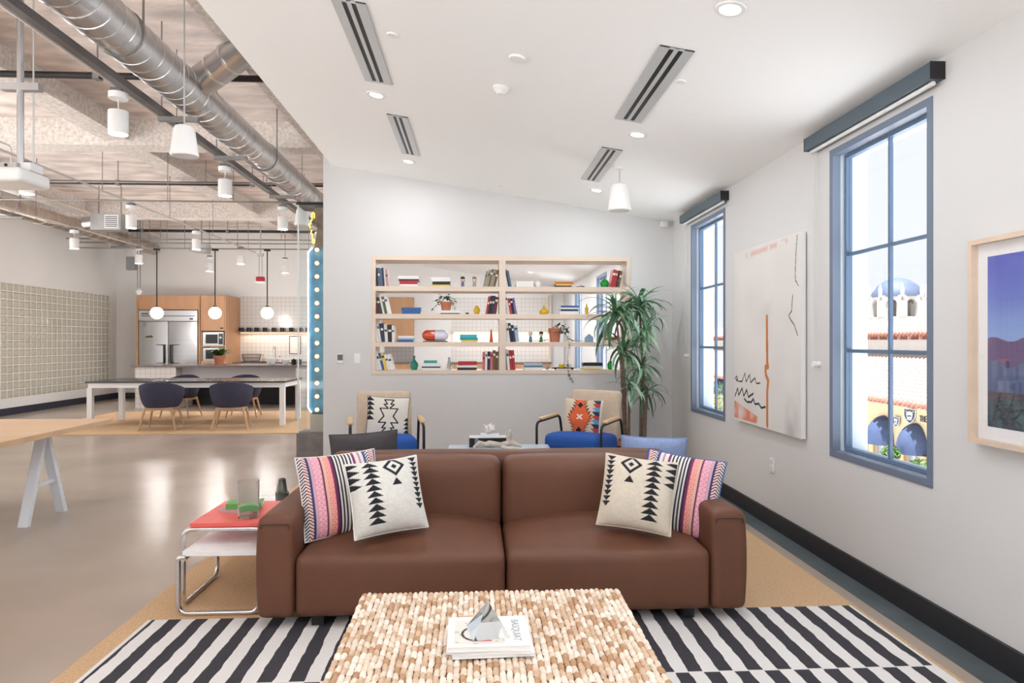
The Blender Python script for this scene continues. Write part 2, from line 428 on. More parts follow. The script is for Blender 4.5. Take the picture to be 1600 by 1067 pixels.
b = B(); cy(b, (-.28, 0, 0), (-.45, 0, -.02), .12, n=20); ob('spigot', b, m_galv, D3)
b = B(); cy(b, (-.2, 0, .15), (-.2, 0, ZT - p.z), .008, n=6); cy(b, (.2, 0, .15), (.2, 0, ZT - p.z), .008, n=6); ob('hanger', b, m_rod, D3)
# second diffuser near the kitchen
p = PY(315, 389, 15.6)
D4 = th('ceiling_diffuser', 'grey sheet-metal diffuser box hanging near the globe lamps', 'vent', (p.x, 15.6, p.z))
b = B(); pr(b, [(-.22, -.06), (.14, -.1), (.16, .1), (-.2, .1)], 'y', -.15, .15); ob('box_body', b, m_galv, D4)
b = B(); cy(b, (0, 0, .1), (0, 0, ZT - p.z), .01, n=6); ob('hanger', b, m_rod, D4)
# black sprinkler mains (across the room)
m_bpipe = M('black_pipe', (40, 36, 36), .5, ns=6, na=.3)
for (y, lab) in ((6.70, 'black sprinkler main crossing between the duct and the projector pole'), (11.2, 'black sprinkler main crossing midway over the concrete floor'), (16.0, 'black sprinkler main crossing above the kitchen island')):
    t = th('sprinkler_pipe', lab, 'pipe', (0, y, 3.95))
    b = B(); cy(b, (XL, 0, 0), (CXL - .12, 0, 0), .032, n=12); ob('pipe', b, m_bpipe, t)
    for x in (-7.6, -5.7, -3.6):
        b = B(); cy(b, (x, 0, .032), (x, 0, ZT - 3.95), .007, n=6); bx(b, x - .03, x + .03, -.04, .04, -.038, .04); ob('hanger', b, m_rod, t)
# grey cross conduits
for (py, z, r, lab) in ((314.5, 3.38, .011, 'thin grey conduit crossing under the second black main'), (286, 3.94, .013, 'thin grey conduit crossing above the second black main'), (374, 3.66, .014, 'pale conduit crossing just under the third black main'), (380, 3.62, .012, 'grey conduit crossing below the pale conduit near the kitchen')):
    y = PZ(300, py, z).y; t = th('conduit', lab, 'pipe', (0, y, z))
    b = B(); cy(b, (-8.9, 0, 0), (CXL - .3, 0, 0), r, n=8); ob('pipe', b, m_rod, t)
    for x in (-6.9, -4.3, -3.4):
        b = B(); cy(b, (x, 0, 0), (x, 0, ZT - z), .005, n=6); ob('hanger', b, m_rod, t)
m_cond = M('conduit_light', (206, 204, 202), .4, metal=.4)
ROWS = ((-2.95, 'row beside the spiral duct'), (-5.2, 'middle row'), (-7.4, 'row near the glass block wall'))
for i, (x, nm) in enumerate(ROWS):
    t = th('lamp_conduit', 'straight conduit carrying the white cylinder lamps of the ' + nm, 'pipe', (x, 0, 3.52))
    b = B(); cy(b, (0, .5, 0), (0, 16.4, 0), .016, n=8); ob('pipe', b, m_cond, t)
    for y in (2.5, 4.6, 6.9, 9.8, 11.9, 13.8, 15.9):
        b = B(); cy(b, (0, y, 0), (0, y, ZT - 3.52), .005, n=6); ob('hanger', b, m_rod, t)
t = th('strut_channel', 'dark strut channel with cable tray running under the spiral duct', 'strut', (-2.80, 0, 3.47))
b = B(); bx(b, -.035, .025, .5, 12.5, -.03, .03); ob('channel', b, M('strut_dark', (110, 106, 106), .45, metal=.6, ns=4, na=.2), t)
b = B(); cy(b, (-.048, .5, .0), (-.048, 12.5, .0), .010, n=8); ob('cable_conduit', b, m_cond, t)
for y in (3.1, 6.3, 7.6, 9.6):
    b = B(); bx(b, -.05, .3, y - .025, y + .025, -.07, -.03); ob('strut_bracket', b, m_rod, t)
    b = B(); cy(b, (-.025, y, .03), (-.025, y, ZT - 3.47), .006, n=6); ob('hanger', b, m_rod, t)
# small branch conduit crossing with elbow
t = th('branch_conduit', 'thin conduit running above the projector then dropping beside a lamp', 'pipe', (-5.9, 0, 3.9))
b = B(); tb(b, fil([(0, 3.0, 0), (0, 9.0, 0), (.0, 9.0, -.45)], .08), .011, 8); ob('pipe', b, m_cond, t)
for y in (4.8, 7.9):
    b = B(); cy(b, (0, y, 0), (0, y, ZT - 3.9), .005, n=6); ob('hanger', b, m_rod, t)
# cylinder lamps
m_lampw = M('lamp_white', (244, 244, 244), .5)
m_lampin = M('lamp_inside', (168, 166, 162), .6)
def cyl_lamp():
    t = th('cylinder_lamp', 'x', 'lamp')
    b = B(); bx(b, -.045, .045, -.045, .045, .34, .373); ob('junction_box', b, M('jbox_grey', (120, 120, 122), .5, metal=.5), t)
    b = B(); lt(b, [(0, .34), (.075, .34), (.075, .29), (0, .29)], n=20); ob('canopy', b, m_lampw, t)
    b = B(); cy(b, (0, 0, .29), (0, 0, .19), .004, n=6); ob('cord', b, m_white, t)
    b = B(); lt(b, [(0, .19), (.075, .19), (.077, .187), (.077, 0), (.07, 0), (.07, .1)], n=24); ob('lamp_shade', b, m_lampw, t)
    b = B(); lt(b, [(0, .101), (.07, .1)], n=20); ob('reflector', b, m_lampin, t)
    lamp('cylinder_added_light', 'AREA', (0, 0, .096), CYL_W, (.95, .975, 1), size=.1, parent=t)  # added to brighten the open area; the pendants themselves are off
    return t
proto = None; ordn = ['nearest', 'second', 'third', 'fourth', 'farthest']
for i, (x, nm) in enumerate(ROWS):
    for k, y in enumerate((5.8, 8.2, 10.6, 13.0, 15.4)):
        if x == -7.4 and y < 10: continue
        lab = 'white cylinder lamp of the %s, %s the kitchen wall' % (nm, ['fifth from', 'fourth from', 'third from', 'second from', 'closest to'][k])
        if proto is None: proto = cyl_lamp(); o = proto; o.location = (x, y, 3.13)
        else: o = dup(proto, (x, y, 3.13))
        o['label'] = lab; o['group'] = 'white cylinder pendant lamps in the open area'
for (px, py, lab) in ((327.5, 418, 'white cylinder lamp hanging low over the oven cabinet'), (445.5, 421, 'white cylinder lamp hanging low over the mug shelf')):
    p = PY(px, py, 16.6); o = dup(proto, (p.x, 16.6, p.z - .09), 0, lab)
    b = B(); cy(b, (0, 0, .4), (0, 0, ZT - p.z + .09), .006, n=6); ob('hanger', b, m_rod, o)
# pendant loudspeakers
def speaker(loc, s, top, lab):
    t = th('pendant_speaker', lab, 'speaker', loc, group='bell-shaped pendant loudspeakers')
    b = B(); lt(b, [(0, .235), (.05, .235), (.068, .225), (.078, .2), (.1, .03), (.105, .012), (.1, 0), (.088, -.004)], n=28); o = ob('speaker_body', b, m_lampw, t); o.scale = (s, s, s)
    b = B(); lt(b, [(0, .002), (.09, -.003)], n=28); o = ob('speaker_grille', b, M('speaker_grille', (214, 214, 214), .7), t); o.scale = (s, s, s)
    b = B(); cy(b, (0, 0, .23 * s), (0, 0, top - loc[2]), .006, n=8); ob('stem', b, M('stem_grey', (190, 190, 192), .4), t)
    b = B(); lt(b, [(0, .0), (.045, 0), (.045, -.012), (0, -.014)], (0, 0, top - loc[2]), n=16); ob('ceiling_plate', b, m_lampw, t)
p = PY(968, 329, 6.0); speaker((p.x, 6.0, p.z), 1.0, cz(p.x) + .004, 'white bell-shaped speaker hanging from the white sloped ceiling')
p = PY(288, 244, 5.4); speaker((p.x, 5.4, p.z), 1.0, ZT, 'white bell-shaped speaker hanging beside the spiral duct')
p = PY(207, 405, 16.5); speaker((p.x, 16.5, p.z), 1.3, ZT, 'small white bell-shaped speaker hanging at the kitchen corner')
p = PY(472, 352, 9.6); speaker((p.x, 9.6, p.z), 1.0, ZT, 'white bell-shaped speaker hanging behind the neon sign')
# projector on pole
p = PY(32, 275, 5.0)
t = th('ceiling_projector', 'white projector hanging from a tall galvanised pole', 'projector', (p.x, 5.0, p.z))
b = B(); cy(b, (.0, 0, .06), (.0, 0, ZT - p.z), .022, n=14); ob('pole', b, m_galv, t)
b = B(); cy(b, (.07, .03, .06), (.07, .03, ZT - p.z), .006, n=8); ob('cable_conduit', b, m_cond, t)
sb_ = B(); sb(sb_, (.42, .34, .10), .03, (-.1, 0, -.02)); ob('projector_body', sb_, m_white, t)
b = B(); bx(b, -.11, .03, -.09, .09, .03, .075); ob('mount_box', b, M('mount_grey', (176, 176, 174), .4, metal=.6), t)
b = B(); cy(b, (-.04, -.092, .055), (-.04, -.08, .055), .012, n=12); ob('knockout', b, m_black, t)
b = B(); bx(b, .03, .1, -.05, .09, .03, .085); ob('outlet_box', b, m_white, t)
b = B(); bx(b, -.12, .14, -.03, .03, .60, .65); ob('strut_clamp', b, m_galv, t)
# fire alarm, camera dome, grey box on conduits near kitchen
p = PY(407, 436, 15.2)
t = th('fire_alarm', 'red fire alarm strobe hanging on twin conduits', 'alarm', (p.x, 15.2, p.z))
b = B(); sb(b, (.17, .12, .10), .02, seg=2); ob('alarm_body', b, M('alarm_red', (170, 28, 42), .4), t)
b = B(); sb(b, (.2, .13, .035), .012, (0, 0, -.068), seg=2); ob('strobe_lens', b, m_white, t)
b = B(); cy(b, (-.03, 0, .05), (-.03, 0, .55), .01, n=8); cy(b, (.03, 0, .05), (.03, 0, .55), .01, n=8); bx(b, -.06, .06, -.03, .03, .5, .56); cy(b, (0, 0, .55), (0, 0, ZT - p.z - .002), .014, n=8); ob('conduit', b, m_cond, t)
p = PY(217, 457, 16.2)
t = th('security_camera', 'small white dome camera on a grey drop conduit by the oak cabinet', 'camera', (p.x, 16.2, p.z))
b = B(); lt(b, [(0, -.06), (.04, -.045), (.055, 0), (.07, 0), (.07, .05), (0, .05)], n=18); ob('dome', b, m_white, t)
b = B(); lt(b, [(0, .05), (.06, .05), (.06, .1), (0, .1)], n=16); ob('mount', b, m_galv, t)
b = B(); cy(b, (-.03, 0, .1), (-.03, 0, ZT - p.z), .012, n=8); cy(b, (.03, 0, .1), (.03, 0, ZT - p.z), .012, n=8); ob('conduit', b, m_rod, t)
b = B(); bx(b, -.26, -.06, -.06, .06, .52, .82); ob('grey_box', b, M('box_grey', (140, 142, 144), .5, metal=.5), t)
# ------------------------------------------------------------------ fittings on the white ceiling
csl = math.atan(-CSL)
def on_ceiling(name, lab, cat, px, py, group=None):
    p = PC(px, py); return th(name, lab, cat, p, group=group, rot=(0, -csl, 0)), p
m_dl = M('downlight_glow', (255, 250, 240), .5, emis=9)
vis = [(1141, 14, 'recessed downlight in the white ceiling, nearest the big window valance'), (588, 148, 'recessed downlight between the two long slot vents by the open area'), (996, 210, 'recessed downlight between the two slot vents on the window side'), (638, 252, 'recessed downlight between the short slot vent and the bookshelf wall'), (932, 297, 'recessed downlight beside the hanging bell speaker')]
DLP = []
def downlight(p, lab, watts):
    t = th('downlight', lab, 'lamp', p, group='recessed downlights in the white ceiling', rot=(0, -csl, 0))
    b = B(); lt(b, [(.048, -.002), (.05, -.006), (.07, -.005), (.073, .0)], n=28); ob('trim_ring', b, m_white, t)
    b = B(); lt(b, [(0, -.003), (.048, -.003)], n=24); ob('lens', b, m_dl, t)
    lamp('downlight_lamp', 'AREA', (0, 0, -.012), watts, (.90, .955, 1), size=.1, parent=t)
for px, py, lab in vis: p = PC(px, py); DLP.append(p); downlight(p, lab, DOWNLIGHT_W)
for (x, y) in ((-.95, 2.4), (.55, 2.4), (1.7, .4), (-.95, .2), (.5, 0.2), (-.95, -2.0), (.7, -2.0), (1.8, -2.0), (1.2, 10.2), (1.2, 12.6), (0, 11.2), (0, 14.2), (1.2, 15.2)):  # the lounge ones are out of view, added to brighten the room
    downlight(Vector((x, y, cz(x))), 'recessed downlight in the white ceiling ' + ('beyond the bookshelf wall' if y > 8 else 'added as unseen fill light over the near half of the lounge'), FAR_W if y > 8 else DOWNLIGHT_W)
def vent(p0, p1, wid, lab):
    a, c = PC(*p0), PC(*p1); L = c.y - a.y; x = (a.x + c.x) / 2
    t = th('slot_vent', lab, 'vent', (x, a.y, cz(x)), group='linear slot vents in the white ceiling', rot=(0, -csl, 0))
    h = wid / 2
    b = B(); bx(b, -h, h, 0, L, -.002, .0); ob('vent_backing', b, m_black, t)
    mm = M('vent_aluminium', (206, 208, 210), .4, metal=.3)
    for (p, q) in ((-h, -h * .42), (-h * .12, h * .12), (h * .42, h)):
        b = B(); bx(b, p, q, 0, L, -.008, -.002); ob('slat', b, mm, t)
    for (p, q) in ((0, .015), (L - .015, L)):
        b = B(); bx(b, -h, h, p, q, -.0085, -.0025); ob('end_cap', b, mm, t)
vent((545, 0), (591, 128), .19, 'long slot vent in the white ceiling nearest the open area')
vent((1055, 74), (984, 188), .19, 'wide slot vent in the white ceiling on the window side')
vent((620, 180), (642, 241), .17, 'short slot vent in the white ceiling close to the partition edge')
vent((952, 231), (926, 282), .17, 'short slot vent in the white ceiling beside the bell speaker')
t, p = on_ceiling('smoke_detector', 'white dome detector in the middle of the white ceiling', 'detector', 783, 137)
b = B(); lt(b, [(0, -.05), (.025, -.045), (.035, -.03), (.05, -.02), (.055, 0)], n=24); ob('dome', b, m_white, t)
b = B(); lt(b, [(.055, 0), (.058, -.012), (.04, -.022)], n=24); ob('base_ring', b, m_white, t)
t, p = on_ceiling('ceiling_disc', 'flat white cover disc in the middle of the white ceiling', 'cover', 808, 90)
b = B(); lt(b, [(0, -.014), (.045, -.014), (.05, -.01), (.05, 0)], n=28); ob('cover_plate', b, m_white, t)
for px, py, lab in ((613, 54, 'small white sprinkler cap beside the long slot vent'), (1063, 127, 'small white sprinkler cap beside the wide window-side slot vent'), (783, 289, 'small white sprinkler cap close to the bookshelf wall')):
    t, p = on_ceiling('fire_sprinkler', lab, 'sprinkler', px, py)
    b = B(); lt(b, [(0, -.008), (.03, -.008), (.034, -.003), (.034, 0)], n=20); ob('cover_plate', b, m_white, t)

# ------------------------------------------------------------------ kitchen
m_tilew = M_tile('white_tile', (232, 228, 224), (196, 190, 186), .105, .105, .12)
m_granite = M('granite', (118, 108, 106), .25, ns=90, na=.55)
m_steel = M('brushed_steel', (190, 190, 192), .34, metal=1, ns=2, na=.06, stretch=(.1, .1, 6))
YF = 16.6
fx0, fx1, fx2, fx3 = PY(217, 500, YF).x, PY(310, 500, YF).x, PY(353, 500, YF).x, PY(353, 500, YF).x
cT = PY(290, 461, YF).z
K = th('fridge_cabinet', 'tall oak cabinet surround framing the steel refrigerator', 'cabinet', (fx0, YF, 0))
wF = fx1 - fx0; fT = PY(260, 485, YF).z
b = B(); bx(b, -.06, -.02, 0, YK - YF - .004, 0, cT); ob('side_panel', b, m_oak, K)
b = B(); bx(b, wF + .0, wF + .03, 0, YK - YF - .004, 0, cT); ob('side_panel', b, m_oak, K)
b = B(); bx(b, -.02, wF, .02, YK - YF - .004, fT + .02, cT); ob('top_box', b, m_oak, K)
b = B(); bx(b, -.012, wF - .008, .0, .02, fT + .04, cT - .02); ob('top_door', b, m_oak, K)
Fg = th('refrigerator', 'stainless steel double-door refrigerator with black handles', 'refrigerator', (fx0, YF, 0))
b = B(); bx(b, 0, wF - .02, .05, .8, .1, fT); ob('body', b, M('fridge_dark', (60, 60, 62), .5), Fg)
for x in (.1, wF - .12):
    b = B(); cy(b, (x, .2, 0), (x, .2, .1), .03, n=10); ob('foot', b, m_black, Fg)
hh = fT - .26
for s in (0, 1):
    x0_, x1_ = (.0, wF / 2 - .014) if s == 0 else (wF / 2 - .006, wF - .02)
    b = B(); sb(b, (x1_ - x0_, .06, hh - .14), .012, ((x0_ + x1_) / 2, .02, .14 + (hh - .14) / 2), seg=2); d = ob('door', b, m_steel, Fg)
    xh = x1_ - .07 if s == 0 else x0_ + .07; zz = PY(260, 553, YF).z; sgn = -1 if s == 0 else 1
    b = B(); bx(b, xh - .016, xh + .016, -.07, -.045, zz - .22, zz + .22); bx(b, xh - .016, xh + .016, -.045, -.01, zz - .22, zz - .19); bx(b, xh - .016, xh + .016, -.045, -.01, zz + .19, zz + .22)
    pr(b, [(xh, zz - .2), (xh + sgn * .2, zz - .215), (xh + sgn * .2, zz - .225), (xh, zz - .225)], 'y', -.02, -.012); pr(b, [(xh, zz + .2), (xh + sgn * .2, zz + .215), (xh + sgn * .2, zz + .225), (xh, zz + .225)], 'y', -.02, -.012)
    ob('handle', b, m_black, d)
    if s == 0:
        b = B(); pr(b, [(.14, 1.52), (.2, 1.56), (.24, 1.55), (.28, 1.57), (.33, 1.54), (.33, 1.515), (.14, 1.51)], 'y', -.014, -.011); ob('magnet', b, M('magnet_green', (72, 84, 52), .7), d)
        b = B()
        for k in range(4): bx(b, .1, .18, -.0125, -.011, 1.78 + k * .025, 1.79 + k * .025)
        ob('sticker', b, M('sticker_grey', (120, 120, 124), .6), d)
b = B(); bx(b, 0, wF - .02, -.01, .05, hh + .01, fT); g = ob('top_grille', b, m_steel, Fg)
b = B(); bx(b, .06, wF - .08, -.014, -.009, hh + .12, hh + .135); ob('grille_slot', b, m_black, g)
b = B(); bx(b, wF - .2, wF - .12, -.014, -.009, hh + .04, hh + .08); ob('badge', b, M('badge_blue', (50, 54, 92), .4), g)
b = B(); bx(b, .06, .22, -.013, -.009, hh + .16, hh + .2); ob('nameplate', b, M('plate_grey', (96, 96, 98), .4), g)
# oven tower
O = th('oven_cabinet', 'tall oak cabinet housing a stacked microwave and oven', 'cabinet', (fx1 + .05, YF, 0))
wO = fx2 - fx1 - .05
levels = [PY(330, y, YF).z for y in (461, 517, 540, 542, 564, 568)]
b = B(); bx(b, wO - .03, wO, 0, YK - YF - .004, 0, cT); ob('side_panel', b, m_oak, O)
b = B(); bx(b, 0, .025, 0, YK - YF - .004, 0, cT); ob('side_panel', b, m_oak, O)
b = B(); bx(b, .025, wO - .03, .5, .52, 0, cT); ob('back_panel', b, m_oak, O)
b = B(); b.free()
for za_, zb_ in ((levels[1], levels[1] + .02), (cT - .025, cT), (levels[3], levels[3] + .03), (levels[4] - .05, levels[4])):
    b = B(); bx(b, .025, wO - .03, 0, .5, za_, zb_); ob('shelf', b, m_oak, O)
b = B(); bx(b, .03, wO - .035, -.015, 0, levels[1] + .02, cT - .03); d = ob('door', b, m_oak, O)
b = B(); bx(b, wO - .12, wO - .06, -.03, -.015, levels[1] + .05, levels[1] + .08); ob('knob', b, m_black, d)
b = B(); bx(b, .03, wO - .035, -.015, 0, .1, levels[4] - .055); ob('drawer_front', b, m_oak, O)
for (z0_, z1_, nm, lab) in ((levels[3] + .031, levels[1] - .03, 'microwave', 'steel microwave with black window above the lower oven'), (levels[4] + .001, levels[3] - .02, 'wall_oven', 'lower steel oven partly hidden by the potted plant')):
    t = th(nm, lab, 'oven', (fx1 + .05, YF, z0_)); hz_ = z1_ - z0_
    b = B(); bx(b, .05, wO - .055, .0, .4, 0, hz_); ob('body', b, m_steel, t)
    b = B(); bx(b, .12, wO - .19, -.008, 0, .05, hz_ - .05); d = ob('door_glass', b, m_black, t)
    b = B(); bx(b, wO - .17, wO - .07, -.006, 0, .03, hz_ - .03); d = ob('control_panel', b, M('panel_dark', (58, 58, 60), .4), t)
    b = B(); cy(b, (wO - .12, -.02, hz_ * .6), (wO - .12, -.006, hz_ * .6), .022, n=14); ob('knob', b, m_steel, d)
# back counter with splash
xs0 = fx2 + .002; xs1 = PY(588, 500, YK).x
tT = PY(420, 463, YK).z
b = B(); bx(b, xs0, xs1, -.012, 0, .91, tT); t = st('trim_2', b, m_tilew, loc=(0, YK, 0))
Kc = th('back_counter', 'oak kitchen counter with granite top under the tiled splashback', 'cabinet', (xs0, 17.0, 0))
wC = xs1 - xs0
b = B(); bx(b, .01, wC, -.03, .58, .87, .91); ob('worktop', b, m_granite, Kc)
b = B(); bx(b, .01, wC, .06, .58, 0, .1); ob('kick', b, m_black, Kc)
n = 6
b = B(); bx(b, .01, wC, .02, .58, .1, .87); ob('carcass', b, m_oak, Kc)
for k in range(n):
    x0_ = .01 + (wC - .01) * k / n; x1_ = .01 + (wC - .01) * (k + 1) / n
    b = B(); bx(b, x0_ + .004, x1_ - .004, 0, .02, .11, .86); d = ob('door', b, m_oak, Kc)
    b = B(); bx(b, x0_ + .2, x0_ + .3, -.02, 0, .8, .815); ob('handle', b, m_black, d)
sz_ = PY(420, 518, 17.4).z
b = B(); bx(b, 0, wC - .1, 0, .2, -.03, 0); Sf = tg(ob('mug_shelf', b, m_oak, loc=(xs0 + .01, YK - .213, sz_)), 'long oak wall shelf carrying a row of black mugs', 'shelf')
b = B(); bx(b, .05, wC - .2, .02, .06, -.038, -.03); ob('led_strip', b, M('led_warm', (255, 226, 190), .5, emis=2), Sf)
lamp('shelf_led', 'AREA', (wC / 2, .06, -.045), LED_W, (1, .80, .62), size=wC - .2, sizey=.04, parent=Sf)
b0 = None
for k, px in enumerate((377, 389, 401, 414, 428, 441, 455, 468, 481)):
    x = PY(px, 514, YK - .1).x
    if b0 is None:
        b0 = th('black_mug', '', 'mug', (x, YK - .11, sz_))
        b = B(); lt(b, [(0, 0), (.05, 0), (.055, .005), (.055, .1), (.05, .1), (.048, .01), (0, .01)], n=16); ob('mug_body', b, M('mug_black', (34, 32, 34), .35), b0)
        b = B(); tb(b, [(.053, 0, .02), (.085, 0, .03), (.09, 0, .06), (.08, 0, .08), (.053, 0, .085)], .008, 6); ob('mug_handle', b, MC['mug_black'], b0); o = b0
    else: o = dup(b0, (x, YK - .11, sz_))
    o['label'] = 'black mug, %s from the oven cabinet, on the oak kitchen shelf' % ('first second third fourth fifth sixth seventh eighth ninth'.split()[k]); o['group'] = 'black mugs on the kitchen shelf'
# sink tap, basket, bottles, frame
p = PY(428, 562, 17.3)
t = th('kitchen_tap', 'tall chrome gooseneck tap against the white tiles', 'tap', (p.x, 17.42, .91))
b = B(); tb(b, fil([(0, 0, 0), (0, 0, .36), (0, -.14, .42), (0, -.18, .24)], .12), .013, 10); ob('spout', b, m_chrome, t)
b = B(); cy(b, (0, 0, 0), (0, 0, .05), .028, n=14); ob('tap_base', b, m_chrome, t)
b = B(); tb(b, [(.0, 0, .04), (.08, 0, .05), (.12, 0, .09)], .009, 8); ob('lever', b, m_chrome, t)
p = PY(388, 556, 17.2)
t = th('wire_basket', 'dark oval wire basket on the back counter', 'basket', (p.x, 17.44, .91))
b = B()
for z, s in ((.01, .8), (.1, .95), (.19, 1.0)):
    tb(b, [(.24 * s * math.cos(2 * math.pi * k / 28), .12 * s * math.sin(2 * math.pi * k / 28), z) for k in range(28)], .005, 5, closed=True)
ob('hoops', b, M('basket_dark', (84, 60, 48), .6), t)
b = B()
for k in range(28):
    a = 2 * math.pi * k / 28; cy(b, (.19 * math.cos(a), .095 * math.sin(a), .01), (.24 * math.cos(a), .12 * math.sin(a), .19), .003, n=4)
ob('wires', b, MC['basket_dark'], t)
b = B(); lt(b, [(0, .005), (.18, .006), (.0, .012)], n=24, sy=.5); ob('tray', b, MC['basket_dark'], t)
for k, (px, hgt, col, lab) in enumerate(((411, .17, (206, 186, 150), 'amber soap bottle beside the chrome tap'), (437, .13, (225, 220, 214), 'white soap bottle beside the chrome tap'))):
    p = PY(px, 560, 17.35); t = th('soap_bottle', lab, 'bottle', (p.x, 17.38, .91))
    b = B(); lt(b, [(0, 0), (.03, 0), (.034, .01), (.034, hgt * .6), (.012, hgt * .75), (.012, hgt * .85), (0, hgt * .85)], n=14); ob('bottle_body', b, M('soap%d' % k, col, .3), t)
    b = B(); cy(b, (0, 0, hgt * .85), (0, 0, hgt), .006, n=8); bx(b, -.03, .008, -.006, .006, hgt, hgt + .012); ob('pump', b, m_black, t)
p0, p1 = PY(452, 553, YK - .02), PY(470, 525, YK - .02)
t = th('notice_frame', 'thin black frame with white sheet on the kitchen tiles', 'frame', (p0.x, YK - .013, p0.z))
ww, hh_ = p1.x - p0.x, p1.z - p0.z
b = B(); bx(b, .015, ww - .015, -.008, 0, .015, hh_ - .015); ob('sheet', b, M('paper', (246, 238, 232), .8), t)
b = B()
for q in ((0, ww, 0, .015), (0, ww, hh_ - .015, hh_), (0, .015, .015, hh_ - .015), (ww - .015, ww, .015, hh_ - .015)): bx(b, q[0], q[1], -.015, 0, q[2], q[3])
ob('frame_border', b, m_black, t)
t = th('cooktop', 'black low cooktop on the back counter beside the oven tower', 'cooktop', (PY(383, 569, 17.0).x, 17.0, .91))
b = B(); bx(b, -.1, .5, -.02, .3, 0, .02); ob('glass_top', b, m_black, t)
b = B(); tb(b, [(.1, .1, .035), (.3, .1, .035)], .008, 6); bx(b, .09, .11, .09, .11, .02, .04); bx(b, .29, .31, .09, .11, .02, .04); ob('pan_support', b, m_rod, t)
# island
YI = 14.85
ix0, ix1, ix2, ix3 = PY(211, 580, YI).x, PY(275, 580, YI).x, PY(462, 580, YI).x, PY(500, 580, YI).x + .2
I = th('kitchen_island', 'white tiled kitchen island with dark granite worktop', 'island', (ix0, YI, 0)); wI = ix3 - ix0
b = B(); bx(b, -.06, wI + .05, -.04, 1.0, .875, .915); ob('worktop', b, m_granite, I)
b = B(); bx(b, 0, ix1 - ix0, 0, .95, 0, .875); ob('tiled_end', b, m_tilew, I)
b = B(); bx(b, ix2 - ix0, wI, 0, .95, 0, .875); ob('tiled_end', b, m_tilew, I)
b = B(); bx(b, ix1 - ix0, ix2 - ix0, .3, .33, .52, .875); ob('apron_panel', b, M('island_panel', (208, 208, 214), .5), I)
b = B(); bx(b, ix1 - ix0, ix2 - ix0, .33, .95, .44, .5); ob('cross_shelf', b, m_oak, I)
b = B(); bx(b, ix1 - ix0, ix2 - ix0, .85, .9, 0, .44); ob('kick_board', b, m_black, I)
# things on the island
def leafy(parent, n, rad, hgt, mat, seed, wid=.03, z0=0):
    rnd = random.Random(seed)
    for k in range(n):
        a = rnd.uniform(0, 2 * math.pi); r = rad * rnd.uniform(.45, 1); h = hgt * rnd.uniform(.4, 1.0); droop = rnd.uniform(.1, .5) * h
        b = B(); pts = []
        for q in range(5):
            t_ = q / 4; pts.append((Vector((math.cos(a) * r * t_, math.sin(a) * r * t_, z0 + h * (1 - (1 - t_) ** 1.7) - droop * t_ ** 3)), wid * (.2 + 1.6 * math.sin(math.pi * min(1, .08 + t_ * .92)) ** .8) * .6))
        s_ = Vector((-math.sin(a), math.cos(a), 0)); L = []
        for c, w_ in pts: L.append((b.verts.new(c - s_ * w_), b.verts.new(c + Vector((0, 0, -w_ * .3))), b.verts.new(c + s_ * w_)))
        for A, C in zip(L, L[1:]): b.faces.new((A[0], A[1], C[1], C[0])); b.faces.new((A[1], A[2], C[2], C[1]))
        ob('leaf', b, mat, parent)
def pot(parent, r, h, mat=None):
    b = B(); lt(b, [(0, 0), (r * .72, 0), (r * .92, h * .72), (r * 1.02, h * .73), (r * 1.05, h), (r * .92, h), (r * .88, h * .82), (0, h * .82)], n=22); ob('pot', b, mat or m_terra, parent)
    b = B(); lt(b, [(r * .9, h * .83), (r * .5, h * .87), (0, h * .88)], n=16); ob('soil', b, m_soil, parent)
m_leafg = M('leaf_green', (64, 92, 52), .5, ns=8, na=.25)
p = PZ(343, 571.5, .915)
t = th('potted_plant', 'leafy plant in a terracotta pot on the granite island', 'plant', (PY(343, 560, 15.1).x, 15.1, .915))
pot(t, .125, .2); leafy(t, 34, .34, .26, m_leafg, 3, .035, .16)
def bowl(loc, r, h, mat, lab, grp):
    b = B(); lt(b, [(0, 0), (r * .5, 0), (r * .9, h * .6), (r, h), (r * .95, h), (r * .82, h * .6), (0, h * .15)], n=20); o = ob('bowl', b, mat, loc=loc); return tg(o, lab, 'bowl', grp)
for k, (px, r, h, lab) in enumerate(((424, .125, .14, 'larger white bowl stack base on the granite island'), (446, .09, .11, 'smaller white bowl on the granite island beside the black canisters'))):
    bowl((PY(px, 570, 15.2).x, 15.2, .915), r, h, m_white, lab, 'white bowls on the island')
for k, px in enumerate((459, 467.5)):
    t = th('black_canister', ('squat black canister right beside the bowls on the island', 'squat black canister on the island, other canister between it and the bowls')[k], 'canister', (PY(px, 570, 15.1).x, 15.1, .915), group='black canisters on the island')
    b = B(); lt(b, [(0, 0), (.05, 0), (.052, .005), (.052, .1), (0, .1)], n=16); ob('canister_body', b, m_black, t)
    b = B(); lt(b, [(.053, .1), (.053, .115), (.015, .12), (.015, .135), (0, .135)], n=16); ob('lid', b, m_black, t)
